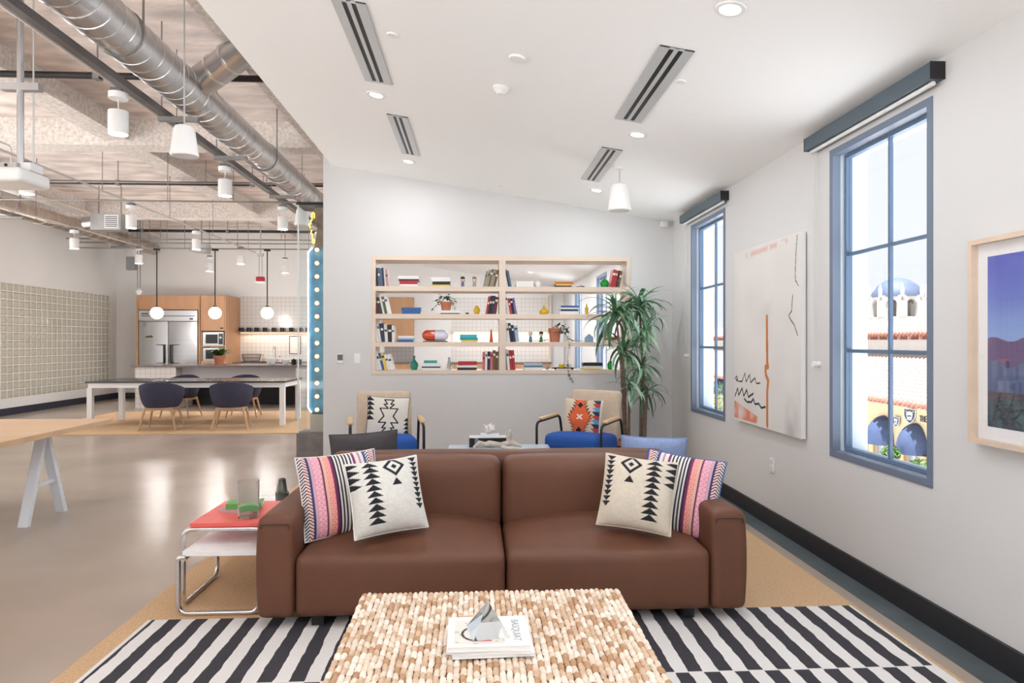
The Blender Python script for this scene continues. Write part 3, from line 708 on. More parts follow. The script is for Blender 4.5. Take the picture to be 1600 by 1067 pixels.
# globe pendants
m_globe = M('globe_glow', (255, 232, 200), .4, emis=1.35)
tr = th('pendant_track', 'grey track carrying the three globe lamps above the island', 'track', (0, 14.9, 3.40))
b = B(); cy(b, (-8.6, 0, 0), (-2.2, 0, 0), .014, n=8); ob('rail', b, m_rod, tr)
for x in (-7.8, -6.2, -5.1, -3.6):
    b = B(); cy(b, (x, 0, 0), (x, 0, ZT - 3.4), .006, n=6); ob('hanger', b, m_rod, tr)
for px, lab in ((245, 'glowing globe lamp hanging in front of the refrigerator'), (336, 'glowing globe lamp hanging in front of the oven cabinet'), (417.5, 'glowing globe lamp hanging in front of the white tiles')):
    p = PY(px, 489, 14.9); t = th('globe_pendant', lab, 'lamp', p, group='globe pendant lamps over the island')
    b = B(); bmesh.ops.create_uvsphere(b, u_segments=28, v_segments=16, radius=.132); ob('globe', b, m_globe, t)
    b = B(); lt(b, [(.045, .118), (.045, .15), (.012, .16), (0, .16)], n=16); ob('lamp_cap', b, m_black, t)
    b = B(); cy(b, (0, 0, .15), (0, 0, 3.37 - p.z), .012, n=8); ob('stem', b, m_black, t)
    b = B(); lt(b, [(0, 0), (.07, 0), (.07, .03), (0, .03)], (0, 0, 3.36 - p.z), n=16); ob('canopy', b, m_black, t)
    lamp('globe_lamp', 'POINT', (0, 0, 0), GLOBE_W, (1, .95, .90), size=.14, parent=t)
# far-room kitchenette seen through the bookshelf
xa, xb = PY(598, 500, 17.2).x, PY(645, 500, 17.2).x
t = th('oak_wall_cabinet', 'oak wall cabinet seen through the bookshelf bay beside the neon sign', 'cabinet', (xa, 17.22, 0))
z0_ = PY(620, 531, 17.2).z; z1_ = PY(620, 464, 17.2).z
b = B(); bx(b, 0, xb - xa, .02, .378, z0_, z1_); ob('cabinet_body', b, m_oak, t)
b = B(); bx(b, .01, xb - xa - .01, 0, .02, z0_ + .01, z1_ - .03); d = ob('door', b, m_oak, t)
b = B(); bx(b, .05, .16, -.02, 0, z0_ + .05, z0_ + .065); ob('handle', b, m_black, d)
t = th('oak_base_cabinet', 'oak base cabinet with grey tiles under the oak wall cabinet', 'cabinet', (xa, 17.02, 0))
b = B(); bx(b, 0, xb - xa, 0, .578, .0, .87); ob('cabinet_body', b, m_oak, t)
b = B(); bx(b, -.0, xb - xa, -.02, .578, .87, .9); ob('worktop', b, m_granite, t)
b = B(); bx(b, 0, xb - xa, .55, .578, .9, z0_); ob('tile_panel', b, M_tile('grey_tile', (168, 160, 156), (130, 122, 118), .105, .105, .3), t)
xa, xb = PY(706, 500, YK).x, PY(857, 500, YK).x
t = th('tiled_niche', 'white tiled kitchenette recess with warm shelf light seen through the bookshelf', 'kitchenette', (xa, YK, 0)); wN = xb - xa
b = B(); bx(b, .0, wN, -.012, 0, .9, PY(800, 465, YK).z); ob('tile_panel', b, m_tilew, t)
zz = PY(750, 519, YK).z
b = B(); bx(b, 0, wN, -.2, -.012, zz, zz + .03); s_ = ob('shelf', b, m_maple, t)
b = B(); bx(b, .05, wN - .05, -.1, -.06, zz - .008, zz); ob('led_strip', b, MC['led_warm'], t)
lamp('niche_led', 'AREA', (wN / 2, -.1, zz - .015), LED_W, (1, .80, .64), size=wN - .1, sizey=.04, parent=t)
b = B(); bx(b, 0, wN, -.6, -.012, 0, .87); ob('base_cabinet', b, m_oak, t)
b = B(); bx(b, -.02, wN + .02, -.63, -.012, .87, .9); ob('worktop', b, m_granite, t)
b = B(); bx(b, wN, wN + .05, -.2, 0, .9, PY(800, 465, YK).z + .05); ob('end_post', b, m_maple, t)

# ------------------------------------------------------------------ dining table and chairs
pA, pB = PZ(446, 664, 0), PZ(159, 664, 0); yA = 11.62; yZ = 12.62
T = th('dining_table', 'long white-framed dining table with a black-edged top', 'table', (pB.x, yA, 0)); wT = pA.x - pB.x; dT = yZ - yA
b = B(); bx(b, -.06, wT + .06, -.06, dT + .06, .735, .76); ob('tabletop', b, M('tabletop_black', (54, 50, 50), .22), T)
b = B(); bx(b, -.02, wT + .02, -.04, -.0, .655, .735); bx(b, -.02, wT + .02, dT, dT + .04, .655, .735); bx(b, -.04, .0, 0, dT, .655, .735); bx(b, wT, wT + .04, 0, dT, .655, .735); ob('apron', b, m_white, T)
for x in (-.04, wT - .04):
    for y in (-.04, dT - .04):
        b = B(); bx(b, x, x + .08, y, y + .08, .016, .655); ob('leg', b, m_white, T)
m_navy = M('navy_upholstery', (58, 58, 78), .8, ns=60, na=.1)
m_ash = M('ash_wood', (196, 160, 124), .5, ns=8, na=.1, stretch=(1, 1, .2))
def tub_chair():
    t = th('tub_chair', '', 'chair')
    b = B(); N = 36; rows = 7; inner = []; outer = []
    for i in range(N + 1):
        a = R(-42) + (R(264)) * i / N    # from front-right round the back (+Y) to front-left
        s_ = (1 - math.cos((i / N) * 2 * math.pi)) / 2
        top = .62 + .14 * s_ ** .8
        ro, ri = [], []
        for k in range(rows + 1):
            f = k / rows; z = .37 + (top - .37) * f; rad = .25 + .08 * math.sin(f * math.pi / 2) ** .7
            ro.append(b.verts.new((rad * math.cos(a), rad * math.sin(a) * .95, z))); ri.append(b.verts.new(((rad - .035) * math.cos(a), (rad - .035) * math.sin(a) * .95, z + (.012 if k == rows else 0))))
        outer.append(ro); inner.append(ri)
    for i in range(N):
        for k in range(rows):
            b.faces.new((outer[i][k], outer[i + 1][k], outer[i + 1][k + 1], outer[i][k + 1])); b.faces.new((inner[i][k], inner[i][k + 1], inner[i + 1][k + 1], inner[i + 1][k]))
        b.faces.new((outer[i][rows], outer[i + 1][rows], inner[i + 1][rows], inner[i][rows])); b.faces.new((outer[i][0], inner[i][0], inner[i + 1][0], outer[i + 1][0]))
    for e in (0, N):
        for k in range(rows): b.faces.new((outer[e][k], outer[e][k + 1], inner[e][k + 1], inner[e][k]))
    ob('shell', b, m_navy, t, smooth=60)
    b = B(); lt(b, [(0, .36), (.24, .36), (.255, .38), (.262, .42), (.22, .46), (0, .47)], n=28); ob('seat', b, m_navy, t)
    b = B()
    for s in (-1, 1): bx(b, -.2, .2, s * .19 - .015, s * .19 + .015, .32, .36); bx(b, s * .19 - .015, s * .19 + .015, -.175, .175, .32, .36)
    ob('seat_frame', b, m_ash, t)
    for sx in (-1, 1):
        for sy in (-1, 1):
            b = B(); tb(b, [(sx * .27, sy * .25, .0), (sx * .19, sy * .19, .36)], [.012, .021], 10); ob('leg', b, m_ash, t)
    return t
ch = tub_chair()
spots = [(253, 11.2, R(180 + 8), 'navy tub chair with ash legs at near side of dining table, refrigerator end'), (362, 11.2, R(180 + 12), 'navy tub chair with ash legs at near side of dining table, sign end'), (283, 13.02, R(-5), 'navy tub chair facing from the island side of dining table, refrigerator end'), (381, 13.02, R(8), 'navy tub chair facing from the island side of dining table, sign end')]
for i, (px, y, rz, lab) in enumerate(spots):
    o = ch if i == 0 else dup(ch); o.location = (PY(px, 600, y).x, y, .018); o.rotation_euler = (0, 0, rz); o['label'] = lab; o['group'] = 'navy tub chairs around the dining table'
m_jute = M('jute', (208, 172, 134), .95, ns=90, na=.16, bump=.6, bs=160)
yj0, yj1 = PZ(300, 679, 0).y, 14.1
xsplit = PZ(257, 679, 0).x
for (x0_, x1_, dy, lab) in ((-7.2, xsplit - .01, 0, 'tan jute rug under the refrigerator end of the dining table'), (xsplit + .01, PZ(463, 679, 0).x + .2, .03, 'tan jute rug under the sign end of the dining table')):
    b = B(); bx(b, x0_, x1_, yj0 + dy, yj1, 0, .012); tg(ob('jute_rug', b, m_jute), lab, 'rug')

# ------------------------------------------------------------------ glass case with the bulb sign at the wall end
yS = 8.42
xS0 = PY(463, 700, yS).x; zPl = PY(480, 677, yS).z
b = B(); bx(b, xS0, WLX + .25, yS, yS + .42, 0, zPl); tg(ob('concrete_plinth', b, M('plinth_concrete', (128, 122, 120), .5, ns=5, na=.3, detail=8)), 'low grey concrete plinth at the end of the white wall', 'plinth')
G = th('glass_case', 'tall clear glass display case on the concrete plinth', 'display case', (xS0, yS, zPl + .001))
gh = PY(480, 320, yS).z - zPl; gw_ = WLX + .25 - xS0
m_case = M_pane('case_glass', (.97, .985, .985), .035)
b = B(); bx(b, .02, gw_ - .02, .01, .016, 0, gh); ob('glass_panel', b, m_case, G)
b = B(); bx(b, .02, .026, .02, .41, 0, gh); ob('glass_panel', b, m_case, G)
b = B(); bx(b, .012, .028, .004, .02, 0, gh); ob('corner_edge', b, M('glass_edge', (226, 232, 230), .2), G)
b = B(); bx(b, 0, gw_, 0, .42, gh, gh + .03); ob('top_channel', b, m_black, G)
Sg = th('bulb_sign', 'weathered blue vintage sign with bulbs and yellow neon in the glass case', 'sign', (PY(482, 640, yS + .12).x, yS + .12, zPl + .002))
q0 = PY(482, 648, yS + .12); q1 = PY(482, 386, yS + .12); zb, zt = q0.z - zPl, q1.z - zPl; sw = .36
m_blue = M('weathered_blue', (84, 150, 186), .55, ns=7, na=.32, detail=8)
b = B(); bx(b, 0.02, sw, .0, .14, 0, zb - .0); ob('sign_stand', b, M('stand_beige', (196, 188, 174), .6), Sg)
b = B(); sb(b, (sw, .16, zt - zb), .05, (sw / 2, .08, (zt + zb) / 2), seg=4); ob('sign_panel', b, m_blue, Sg)
m_bulb = M('bulb_glow', (255, 216, 160), .4, emis=3.2)
for k in range(13):
    pz = PY(496, 391 + (640 - 391) * k / 12, yS + .12); x = pz.x - Sg.location.x; z = pz.z - zPl
    b = B(); cy(b, (x, .0, z), (x, -.012, z), .03, n=14); s_ = ob('bulb_socket', b, M('socket_brass', (176, 128, 84), .4, metal=.6), Sg)
    b = B(); bmesh.ops.create_uvsphere(b, u_segments=14, v_segments=10, radius=.024); ob('bulb', b, m_bulb, s_, loc=(x, -.03, z))
b = B(); tb(b, fil([(.04, -.02, zb + .03), (-.004, -.0, zb + .08), (-.004, 0, zt - .06), (.05, -.01, zt - .01)], .05), .009, 8); ob('neon_tube', b, M('neon_white', (236, 244, 255), .4, emis=2.2), Sg)
b = B(); pr(b, [(.06, zt - .01), (sw, zt - .01), (sw, zt + .55), (.1, zt + .55), (.02, zt + .4), (.1, zt + .25)], 'y', .04, .12); ob('sign_crest', b, M('crest_brown', (112, 96, 78), .6, ns=5, na=.4), Sg)
m_ny = M('neon_yellow', (255, 214, 70), .4, emis=3.0)
def npx(*pts): return [(PY(x, y, yS + .12).x - Sg.location.x, .0, PY(x, y, yS + .12).z - zPl) for x, y in pts]
for pts in (npx((487.5, 341), (487.5, 334), (489, 332.5), (491, 334), (491, 341)), npx((488, 343), (485, 345), (486, 349), (482.5, 352), (485, 356)), npx((487, 360), (485.5, 365), (488, 366), (488, 378)), npx((488.5, 374), (491, 374.5), (491, 380), (488.5, 380.5))):
    b = B(); tb(b, fil(pts, .015), .0065, 8); ob('neon_letter', b, m_ny, Sg)

# ------------------------------------------------------------------ trestle table at the left
m_ply = M('birch_ply', (216, 182, 146), .4, ns=5, na=.08, stretch=(.2, 1, 1))
T = th('trestle_table', 'pale plywood worktable on white A-frame trestles', 'table', (-3.2, 4.3, 0))
yE = PZ(163, 654, .74).y - 4.3
b = B(); bx(b, -3.2, 0, 0, yE, .70, .74); ob('tabletop', b, m_ply, T)
m_trw = M('trestle_white', (232, 236, 244), .45)
tx = -3.46 + 3.2
for (x0_) in (tx, tx - 1.0):
    for (ya, yb) in ((5.42, 5.63), (5.90, 5.68)):
        b = B()
        pr(b, [(ya - 4.3 - .022, 0), (ya - 4.3 + .022, 0), (yb - 4.3 + .022, .655), (yb - 4.3 - .022, .655)], 'x', x0_ - .035, x0_ + .035); ob('trestle_leg', b, m_trw, T)
    b = B(); bx(b, x0_ - .012, x0_ + .012, 1.22, 1.52, .27, .295); ob('tie_bar', b, m_trw, T)
b = B(); bx(b, tx - 1.06, tx + .06, 1.28, 1.42, .655, .70); ob('top_rail', b, m_trw, T)

# ------------------------------------------------------------------ rugs in the lounge
b = B(); bx(b, -1.76, 2.02, 1.2, 7.05, .0005, .010); tg(ob('jute_rug', b, m_jute), 'large tan jute rug under the brown sofas', 'rug')
m_str = M('striped_rug', (60, 58, 62), .95); nt = m_str.node_tree; bs_ = nt.nodes['Principled BSDF']
tc = nt.nodes.new('ShaderNodeTexCoord'); nz = nt.nodes.new('ShaderNodeTexNoise'); nz.inputs['Scale'].default_value = 9; nt.links.new(tc.outputs['Object'], nz.inputs['Vector'])
sep = nt.nodes.new('ShaderNodeSeparateXYZ'); nt.links.new(tc.outputs['Object'], sep.inputs[0])
def mth(op, a, b_=None):
    n_ = nt.nodes.new('ShaderNodeMath'); n_.operation = op
    for i, v in enumerate((a, b_)):
        if v is None: continue
        if hasattr(v, 'links') or hasattr(v, 'is_linked'): nt.links.new(v, n_.inputs[i])
        else: n_.inputs[i].default_value = v
    return n_.outputs[0]
wob = mth('MULTIPLY', mth('SUBTRACT', nz.outputs[0], .5), .022)
half = mth('MULTIPLY', mth('LESS_THAN', sep.outputs[1], 2.855 - 2.5), .5)
fr = mth('FRACT', mth('ADD', mth('DIVIDE', mth('ADD', sep.outputs[0], wob), .129), half))
blk = mth('LESS_THAN', fr, .5)
edge = mth('MULTIPLY', mth('GREATER_THAN', sep.outputs[0], -1.63), mth('LESS_THAN', sep.outputs[0], 1.975))
seam = mth('GREATER_THAN', mth('ABSOLUTE', mth('SUBTRACT', sep.outputs[1], 2.855 - 2.5)), .004)
blk = mth('MULTIPLY', mth('MULTIPLY', blk, edge), seam)
mx = nt.nodes.new('ShaderNodeMix'); mx.data_type = 'RGBA'; mx.inputs[6].default_value = (*lin((224, 220, 218)), 1); mx.inputs[7].default_value = (*lin((58, 56, 62)), 1)
nt.links.new(blk, mx.inputs[0])
n3 = nt.nodes.new('ShaderNodeTexNoise'); n3.inputs['Scale'].default_value = 160; nt.links.new(tc.outputs['Object'], n3.inputs['Vector'])
bp = nt.nodes.new('ShaderNodeBump'); bp.inputs['Strength'].default_value = .5; bp.inputs['Distance'].default_value = .004
nt.links.new(n3.outputs[0], bp.inputs['Height']); nt.links.new(bp.outputs[0], bs_.inputs['Normal']); nt.links.new(mx.outputs[2], bs_.inputs['Base Color'])
b = B(); bx(b, -1.65, 1.99, -1.5, 1.03, .0, .007); tg(ob('striped_rug', b, m_str, loc=(0, 2.5, .0105)), 'black and white striped flatweave rug under the woven coffee table', 'rug')
RZ = .0178

# ------------------------------------------------------------------ sofas
m_sofa = M('brown_leather', (104, 66, 48), .56, ns=5, na=.07, bump=.12, bs=140)
m_seam = M('leather_seam', (74, 48, 38), .6)
def sofa(lab, loc, rz):
    t = th('sofa', lab, 'sofa', loc, rz); W2, Dp = 1.212, .95
    aw = .175
    for s in (-1, 1):
        def fa(p, n): 
            return Vector((p.x + s * .012 * (1 - n.z * n.z) * (1 if n.x * s > 0 else 0), p.y, p.z + .012 * (1 - n.x * n.x) * (1 if n.z > .9 else 0)))
        b = B(); sb(b, (aw, Dp - .01, .495), .036, (s * (W2 - aw / 2), Dp / 2 + .005, .05 + .2475), fa); arm = ob('arm', b, m_sofa, t, smooth=70)
        b = B(); xx = s * (W2 - aw / 2)
        tb(b, fil([(xx - aw / 2 + .02, .0085, .49), (xx - aw / 2 + .02, .0085, .512), (xx + aw / 2 - .02, .0085, .512), (xx + aw / 2 - .02, .0085, .49)], .03), .003, 5); ob('piping', b, m_seam, arm)
    b = B(); sb(b, (2 * (W2 - aw) - .01, .17, .68), .055, (0, Dp - .085, .05 + .34)); ob('back_frame', b, m_sofa, t, smooth=70)
    sw_ = (2 * (W2 - aw)) / 2
    for s in (-1, 1):
        def fs(p, n):
            z = p.z
            if n.z > -.5: z += (.075 * (1 - abs(n.x) ** 2.6) * (1 - abs(min(1, max(-1, n.y - .25))) ** 2.2)) * (n.z * .5 + .5)
            y = p.y
            if n.y < -.5: y -= .015 * (1 - n.x ** 2) * (1 - n.z ** 2)
            return Vector((p.x, y, z))
        b = B(); sb(b, (sw_ - .006, .76, .305), .04, (s * sw_ / 2, .395, .05 + .1525), fs, seg=12); ob('seat_cushion', b, m_sofa, t, smooth=70)
        def fb(p, n):
            y = p.y - (.035 * (1 - n.x ** 4) * (1 - n.z ** 4) if n.y < 0 else 0)
            return Vector((p.x, y, p.z + (.012 * (1 - n.x ** 4) if n.z > .5 else 0)))
        b = B(); sb(b, (sw_ - .008, .19, .42), .055, (s * sw_ / 2, .665, .515), fb, seg=10, rot=None); o = ob('back_cushion', b, m_sofa, t, smooth=70)
    for x in (-.93, .93):
        for y in (.09, .84):
            b = B(); bx(b, x - .03, x + .03, y - .03, y + .03, 0, .055); ob('leg', b, m_black, t)
    return t
SX = .148
sofa('brown leather two-seat sofa facing the woven coffee table', (SX, 3.36, RZ), 0)
sofa('brown leather two-seat sofa facing the armchairs', (SX + .06, 5.30, .010), R(180)).scale = (1, 1, .92)

# ------------------------------------------------------------------ cushions
m_print = M_attr('printed_fabric', .9, bump=.35, bs=260)
m_kilim = M_attr('kilim_weave', .95, bump=.6, bs=320)
def arr(c, u): return np.broadcast_to(np.array(c, float), u.shape + (3,)).copy()
def put(img, mask, c): img[mask] = c
def tri_col(img, u, v, uc, hw, v0, v1, n, c, up=True):
    f = (v - v0) / (v1 - v0) * n; fr_ = f - np.floor(f)
    wdt = hw * ((1 - fr_) if up else fr_)
    put(img, (v > v0) & (v < v1) & (np.abs(u - uc) < wdt), c)
BLK = (40, 40, 46)
def pat_white(u, v, cream=(236, 233, 226), mirror=False):
    if mirror: u = 1 - u
    img = arr(cream, u); img *= (1 + .05 * (hashn(u, v, 40, 3)[..., None] - .5))
    tri_col(img, u, v, .30, .115, .13, .99, 10, BLK); tri_col(img, u, v, .91, .065, .25, .97, 10, BLK, False)
    d = np.round((np.abs(u - .62) / .17 + np.abs(v - .87) / .17) * 6) / 6
    put(img, d < 1.0, BLK); put(img, (d < .55), cream); put(img, d < .25, BLK)
    tri_col(img, u, v, .62, .07, .60, .70, 1, BLK)
    f = (v - .6) / .4 * 4; fr_ = np.abs(f - np.floor(f) - .5) * 2
    put(img, (v > .62) & (v < .97) & (u < .16 * (1 - fr_)), BLK)
    return img
STR = [(.10, 'chev'), (.025, (58, 62, 110)), (.03, (206, 170, 186)), (.10, (224, 160, 176)), (.02, (120, 50, 78)), (.03, (230, 186, 170)), (.07, (232, 150, 140)), (.03, (120, 50, 92)), (.26, 'bw'), (.03, (130, 66, 120)), (.05, (232, 226, 222)), (.03, (196, 140, 160)), (.04, (232, 226, 222)), (.03, (70, 84, 140)), (.10, 'chev'), (.03, (232, 178, 168)), (.03, (70, 100, 170))]
def pat_stripe(u, v, flip=False):
    if flip: u = 1 - u
    img = arr((230, 220, 216), u); x = 0; tot = sum(s[0] for s in STR)
    for wd, c in STR:
        wd /= tot; m_ = (u >= x) & (u < x + wd)
        if c == 'chev':
            k = ((v * 26 + np.abs(((u - x) / wd) % 1 - .5) * 2.2) % 1) < .5
            put(img, m_ & k, (150, 56, 56)); put(img, m_ & k & (u < x + wd * .5), (64, 52, 88)); put(img, m_ & ~k, (240, 232, 226))
        elif c == 'bw':
            k = (((u - x) / wd * 6) % 1) < .48; put(img, m_ & k, (40, 40, 62)); put(img, m_ & ~k, (238, 232, 224))
        else:
            put(img, m_, c)
            if wd > .06: put(img, m_ & (np.abs(np.hypot((u - x) / wd - .5, ((v * 16) % 1 - .5)) - .32) < .09), tuple(min(255, q + 26) for q in c))
        x += wd
    return img
def pat_zig(u, v):
    img = arr((232, 226, 216), u)
    half_ = [(.30, .92), (.44, .92), (.36, .80), (.44, .72), (.30, .62), (.42, .50), (.30, .38), (.44, .28), (.36, .20), (.44, .08), (.30, .08)]
    R_ = [(.34, .92), (.62, .92), (.55, .80), (.63, .80), (.53, .69), (.72, .69), (.62, .5), (.74, .35), (.57, .35), (.65, .22), (.57, .22), (.70, .06), (.34, .06)]
    L_ = [(1.02 - a, c) for a, c in R_]
    put(img, (polyd(u, v, R_) < .016) & (u > .5), BLK); put(img, (polyd(u, v, L_) < .016) & (u <= .5), BLK)
    tri_col(img, u, v, .05, .12, .42, 1, 5, BLK); tri_col(img, u, v, .97, .09, .02, .5, 5, BLK, True)
    return img
def pat_orange(u, v):
    img = arr((222, 204, 180), u)
    wd = .30 - .17 * np.abs(np.sin((v - .5) * math.pi * 1.15)) ** 1.2; zig = ((v * 12) % 1) * .09
    put(img, np.abs(u - .42) < wd + zig - .02, BLK); put(img, np.abs(u - .42) < wd + zig - .055, (226, 104, 62))
    for vc in (.82, .15): put(img, (np.abs(u - .42) / .08 + np.abs(v - vc) / .09) < 1, BLK)
    put(img, (np.abs(np.abs(u - .42) - np.abs(v - .5)) < .025) & (np.abs(v - .5) < .06), (240, 230, 220))
    f = np.floor(v * 9).astype(int) % 3; cols = [(96, 160, 196), (196, 74, 66), (48, 56, 90)]
    for k in range(3): put(img, (u > .83 - .1 * ((v * 9) % 1)) & (u < .95) & (f == k), cols[k])
    put(img, u > .95, (240, 234, 226))
    return img
def plain(c):
    def f_(u, v):
        img = arr(c, u); return img * (1 + .10 * (hashn(u, v, 50, 5)[..., None] - .5))
    return f_
def cushion(lab, loc, size, thick, yaw, pitch, roll, fn, mat, group=None, n=76, back=None):
    t = th('cushion', lab, 'cushion', loc, rot=(Matrix.Rotation(yaw, 3, 'Z') @ Matrix.Rotation(-pitch, 3, 'X') @ Matrix.Rotation(roll, 3, 'Y')).to_euler(), group=group)
    u, v = np.meshgrid(np.linspace(0, 1, n), np.linspace(0, 1, n)); a, c = 2 * u - 1, 2 * v - 1
    prof = (np.clip(1 - np.abs(a) ** 2.4, 0, 1) * np.clip(1 - np.abs(c) ** 2.4, 0, 1)) ** .55
    wr = (hashn(u, v, 5, int(abs(loc[0]) * 100)) - .5) * .016 * prof
    x = a * size / 2 * (1 - .05 * (1 - c * c) * np.abs(a) ** 2); z = c * size / 2 * (1 - .05 * (1 - a * a) * np.abs(c) ** 2)
    for side, nm in ((-1, 'cushion_front'), (1, 'cushion_back')):
        y = side * (thick / 2 * prof + wr * .8 * (side == -1) + .0008)
        co = np.stack([x, y, z], -1).reshape(-1, 3); i = np.arange(n * n).reshape(n, n)
        fc = np.stack([i[:-1, :-1], i[:-1, 1:], i[1:, 1:], i[1:, :-1]], -1)
        if side == 1: fc = fc[..., ::-1]
        img = (fn if side == -1 or back is None else back)(u, v); img = np.concatenate([srgb2lin(np.clip(img, 0, 255)), np.ones((n, n, 1))], -1)
        me = bpy.data.meshes.new(nm); me.from_pydata(co.tolist(), [], fc.reshape(-1, 4).tolist()); set_colors(me, img); me.materials.append(mat); me.shade_smooth()
        o = bpy.data.objects.new(nm, me); link(o, t)
    pts = [(x[0, k], 0, z[0, k]) for k in range(0, n, 5)] + [(x[k, -1], 0, z[k, -1]) for k in range(0, n, 5)] + [(x[-1, k], 0, z[-1, k]) for k in range(n - 1, 0, -5)] + [(x[k, 0], 0, z[k, 0]) for k in range(n - 1, 0, -5)]
    b = B(); tb(b, pts, .004, 6, closed=True); me_c = tuple(int(q) for q in fn(np.array([[.02]]), np.array([[.5]]))[0, 0])
    ob('edge_seam', b, M('seam_%d_%d_%d' % me_c, me_c, .9), t)
    return t
def at(px, py, Y): return tuple(PY(px, py, Y))
cushion('pink and navy striped woven cushion in the sofa corner by the red side table', at(533, 771, 3.73), .44, .17, R(28), R(20), R(-2), lambda u, v: pat_stripe(u, v), m_print, n=150)
cushion('white kilim cushion with black triangles nearest the red side table', at(604, 775, 3.59), .385, .18, R(20), R(22), R(-4), lambda u, v: pat_white(u, v), m_kilim, n=130)
cushion('pink and navy striped woven cushion in the sofa corner by the window wall', at(1062, 772, 3.73), .44, .17, R(-28), R(20), R(6), lambda u, v: pat_stripe(u, v, True), m_print, n=150)
cushion('cream kilim cushion with black triangles on the window end of the sofa', at(996, 771, 3.59), .385, .18, R(-16), R(22), R(6), lambda u, v: pat_white(u, v, (228, 216, 198), True), m_kilim, n=130)
cushion('charcoal grey cushion poking above the back of the front sofa', at(570, 722, 4.82), .46, .16, R(12), R(-18), R(-3), plain((84, 80, 84)), m_print, n=50)
cushion('pale blue cushion with white fringe above the back of the front sofa', at(1019, 728, 4.82), .46, .16, R(-10), R(-18), R(2), plain((152, 172, 214)), m_print, n=50)

# ------------------------------------------------------------------ woven coffee table
cx0, cx1 = PZ(568, 920, .40).x, PZ(968, 920, .40).x; cy1 = PZ(768, 920, .40).y; cy0 = 1.78
CT = th('woven_coffee_table', 'square block coffee table woven from thick tan rope', 'table', ((cx0 + cx1) / 2, (cy0 + cy1) / 2, RZ))
hw_, hd_ = (cx1 - cx0) / 2, (cy1 - cy0) / 2; ch_ = .375
m_rope = [M('rope_cream', (230, 210, 190), .85, ns=60, na=.14), M('rope_tan', (210, 180, 152), .85, ns=60, na=.16), M('rope_light', (242, 228, 214), .85, ns=60, na=.1), M('rope_brown', (188, 148, 114), .85, ns=60, na=.16)]
b = B(); bx(b, -hw_ + .012, hw_ - .012, -hd_ + .012, hd_ - .012, 0, ch_ - .006); ob('core', b, M('rope_core', (96, 66, 44), .95), CT)
def bump_(b, c, ax, up, side, L, Wd, Ht, mi):
    """one strand loop: half barrel along ax"""
    rows = []
    for i in range(6):
        s_ = -1 + 2 * i / 5; e = math.sqrt(max(0, 1 - abs(s_) ** 2.6)); e = max(e, .12); row = []
        for k in range(6):
            a = math.pi * k / 5; row.append(b.verts.new(c + ax * (s_ * L / 2) + side * (math.cos(a) * Wd / 2 * (.7 + .3 * e)) + up * (math.sin(a) * Ht * e)))
        rows.append(row)
    for A, C in zip(rows, rows[1:]):
        for k in range(5): b.faces.new((A[k], A[k + 1], C[k + 1], C[k])).material_index = mi
rnd = random.Random(4)
def weave(b, org, U, V, N, LU, LV):
    nu = int(LU / .0205); nv = int(LV / .04); du = LU / nu; dv = LV / nv
    for i in range(nu):
        off = .5 if (i // 2) % 2 else 0
        for j in range(-1, nv + 1):
            vv = (j + .5 + off) * dv
            if vv < -.2 * dv or vv > LV + .2 * dv: continue
            vv = min(max(vv, .028), LV - .022)
            c = org + U * ((i + .5) * du + rnd.uniform(-.0015, .0015)) + V * (vv + rnd.uniform(-.003, .003))
            t_ = rnd.uniform(-.14, .14); ax = (V * math.cos(t_) + U * math.sin(t_)); sd_ = (U * math.cos(t_) - V * math.sin(t_))
            bump_(b, c, ax, N, sd_, dv * rnd.uniform(1.0, 1.2), du * rnd.uniform(.98, 1.15), .013 * rnd.uniform(.8, 1.25), rnd.choice((0, 0, 0, 1, 1, 2, 2, 3)))
EX, EY, EZ = Vector((1, 0, 0)), Vector((0, 1, 0)), Vector((0, 0, 1))
b = B(); weave(b, Vector((-hw_, -hd_, ch_ - .008)), EX, EY, EZ, 2 * hw_, 2 * hd_); ob('woven_top', b, m_rope, CT, smooth=80, kind='stuff')
b = B()
for sgn in (-1, 1):
    weave(b, Vector((sgn * (hw_ - .013), -hd_ + .01, .0)), EY, EZ, EX * sgn, 2 * hd_ - .02, ch_ - .01)
    weave(b, Vector((-hw_ + .01, sgn * (hd_ - .013), .0)), EX, EZ, EY * sgn, 2 * hw_ - .02, ch_ - .01)
ob('woven_sides', b, m_rope, CT, smooth=80, kind='stuff')
zt_ = RZ + ch_ + .0075
m_paper = M('page_white', (240, 240, 238), .7); m_cov = M('cover_white', (244, 244, 244), .35)
mc = PZ(764, 1003, zt_)
zz = zt_
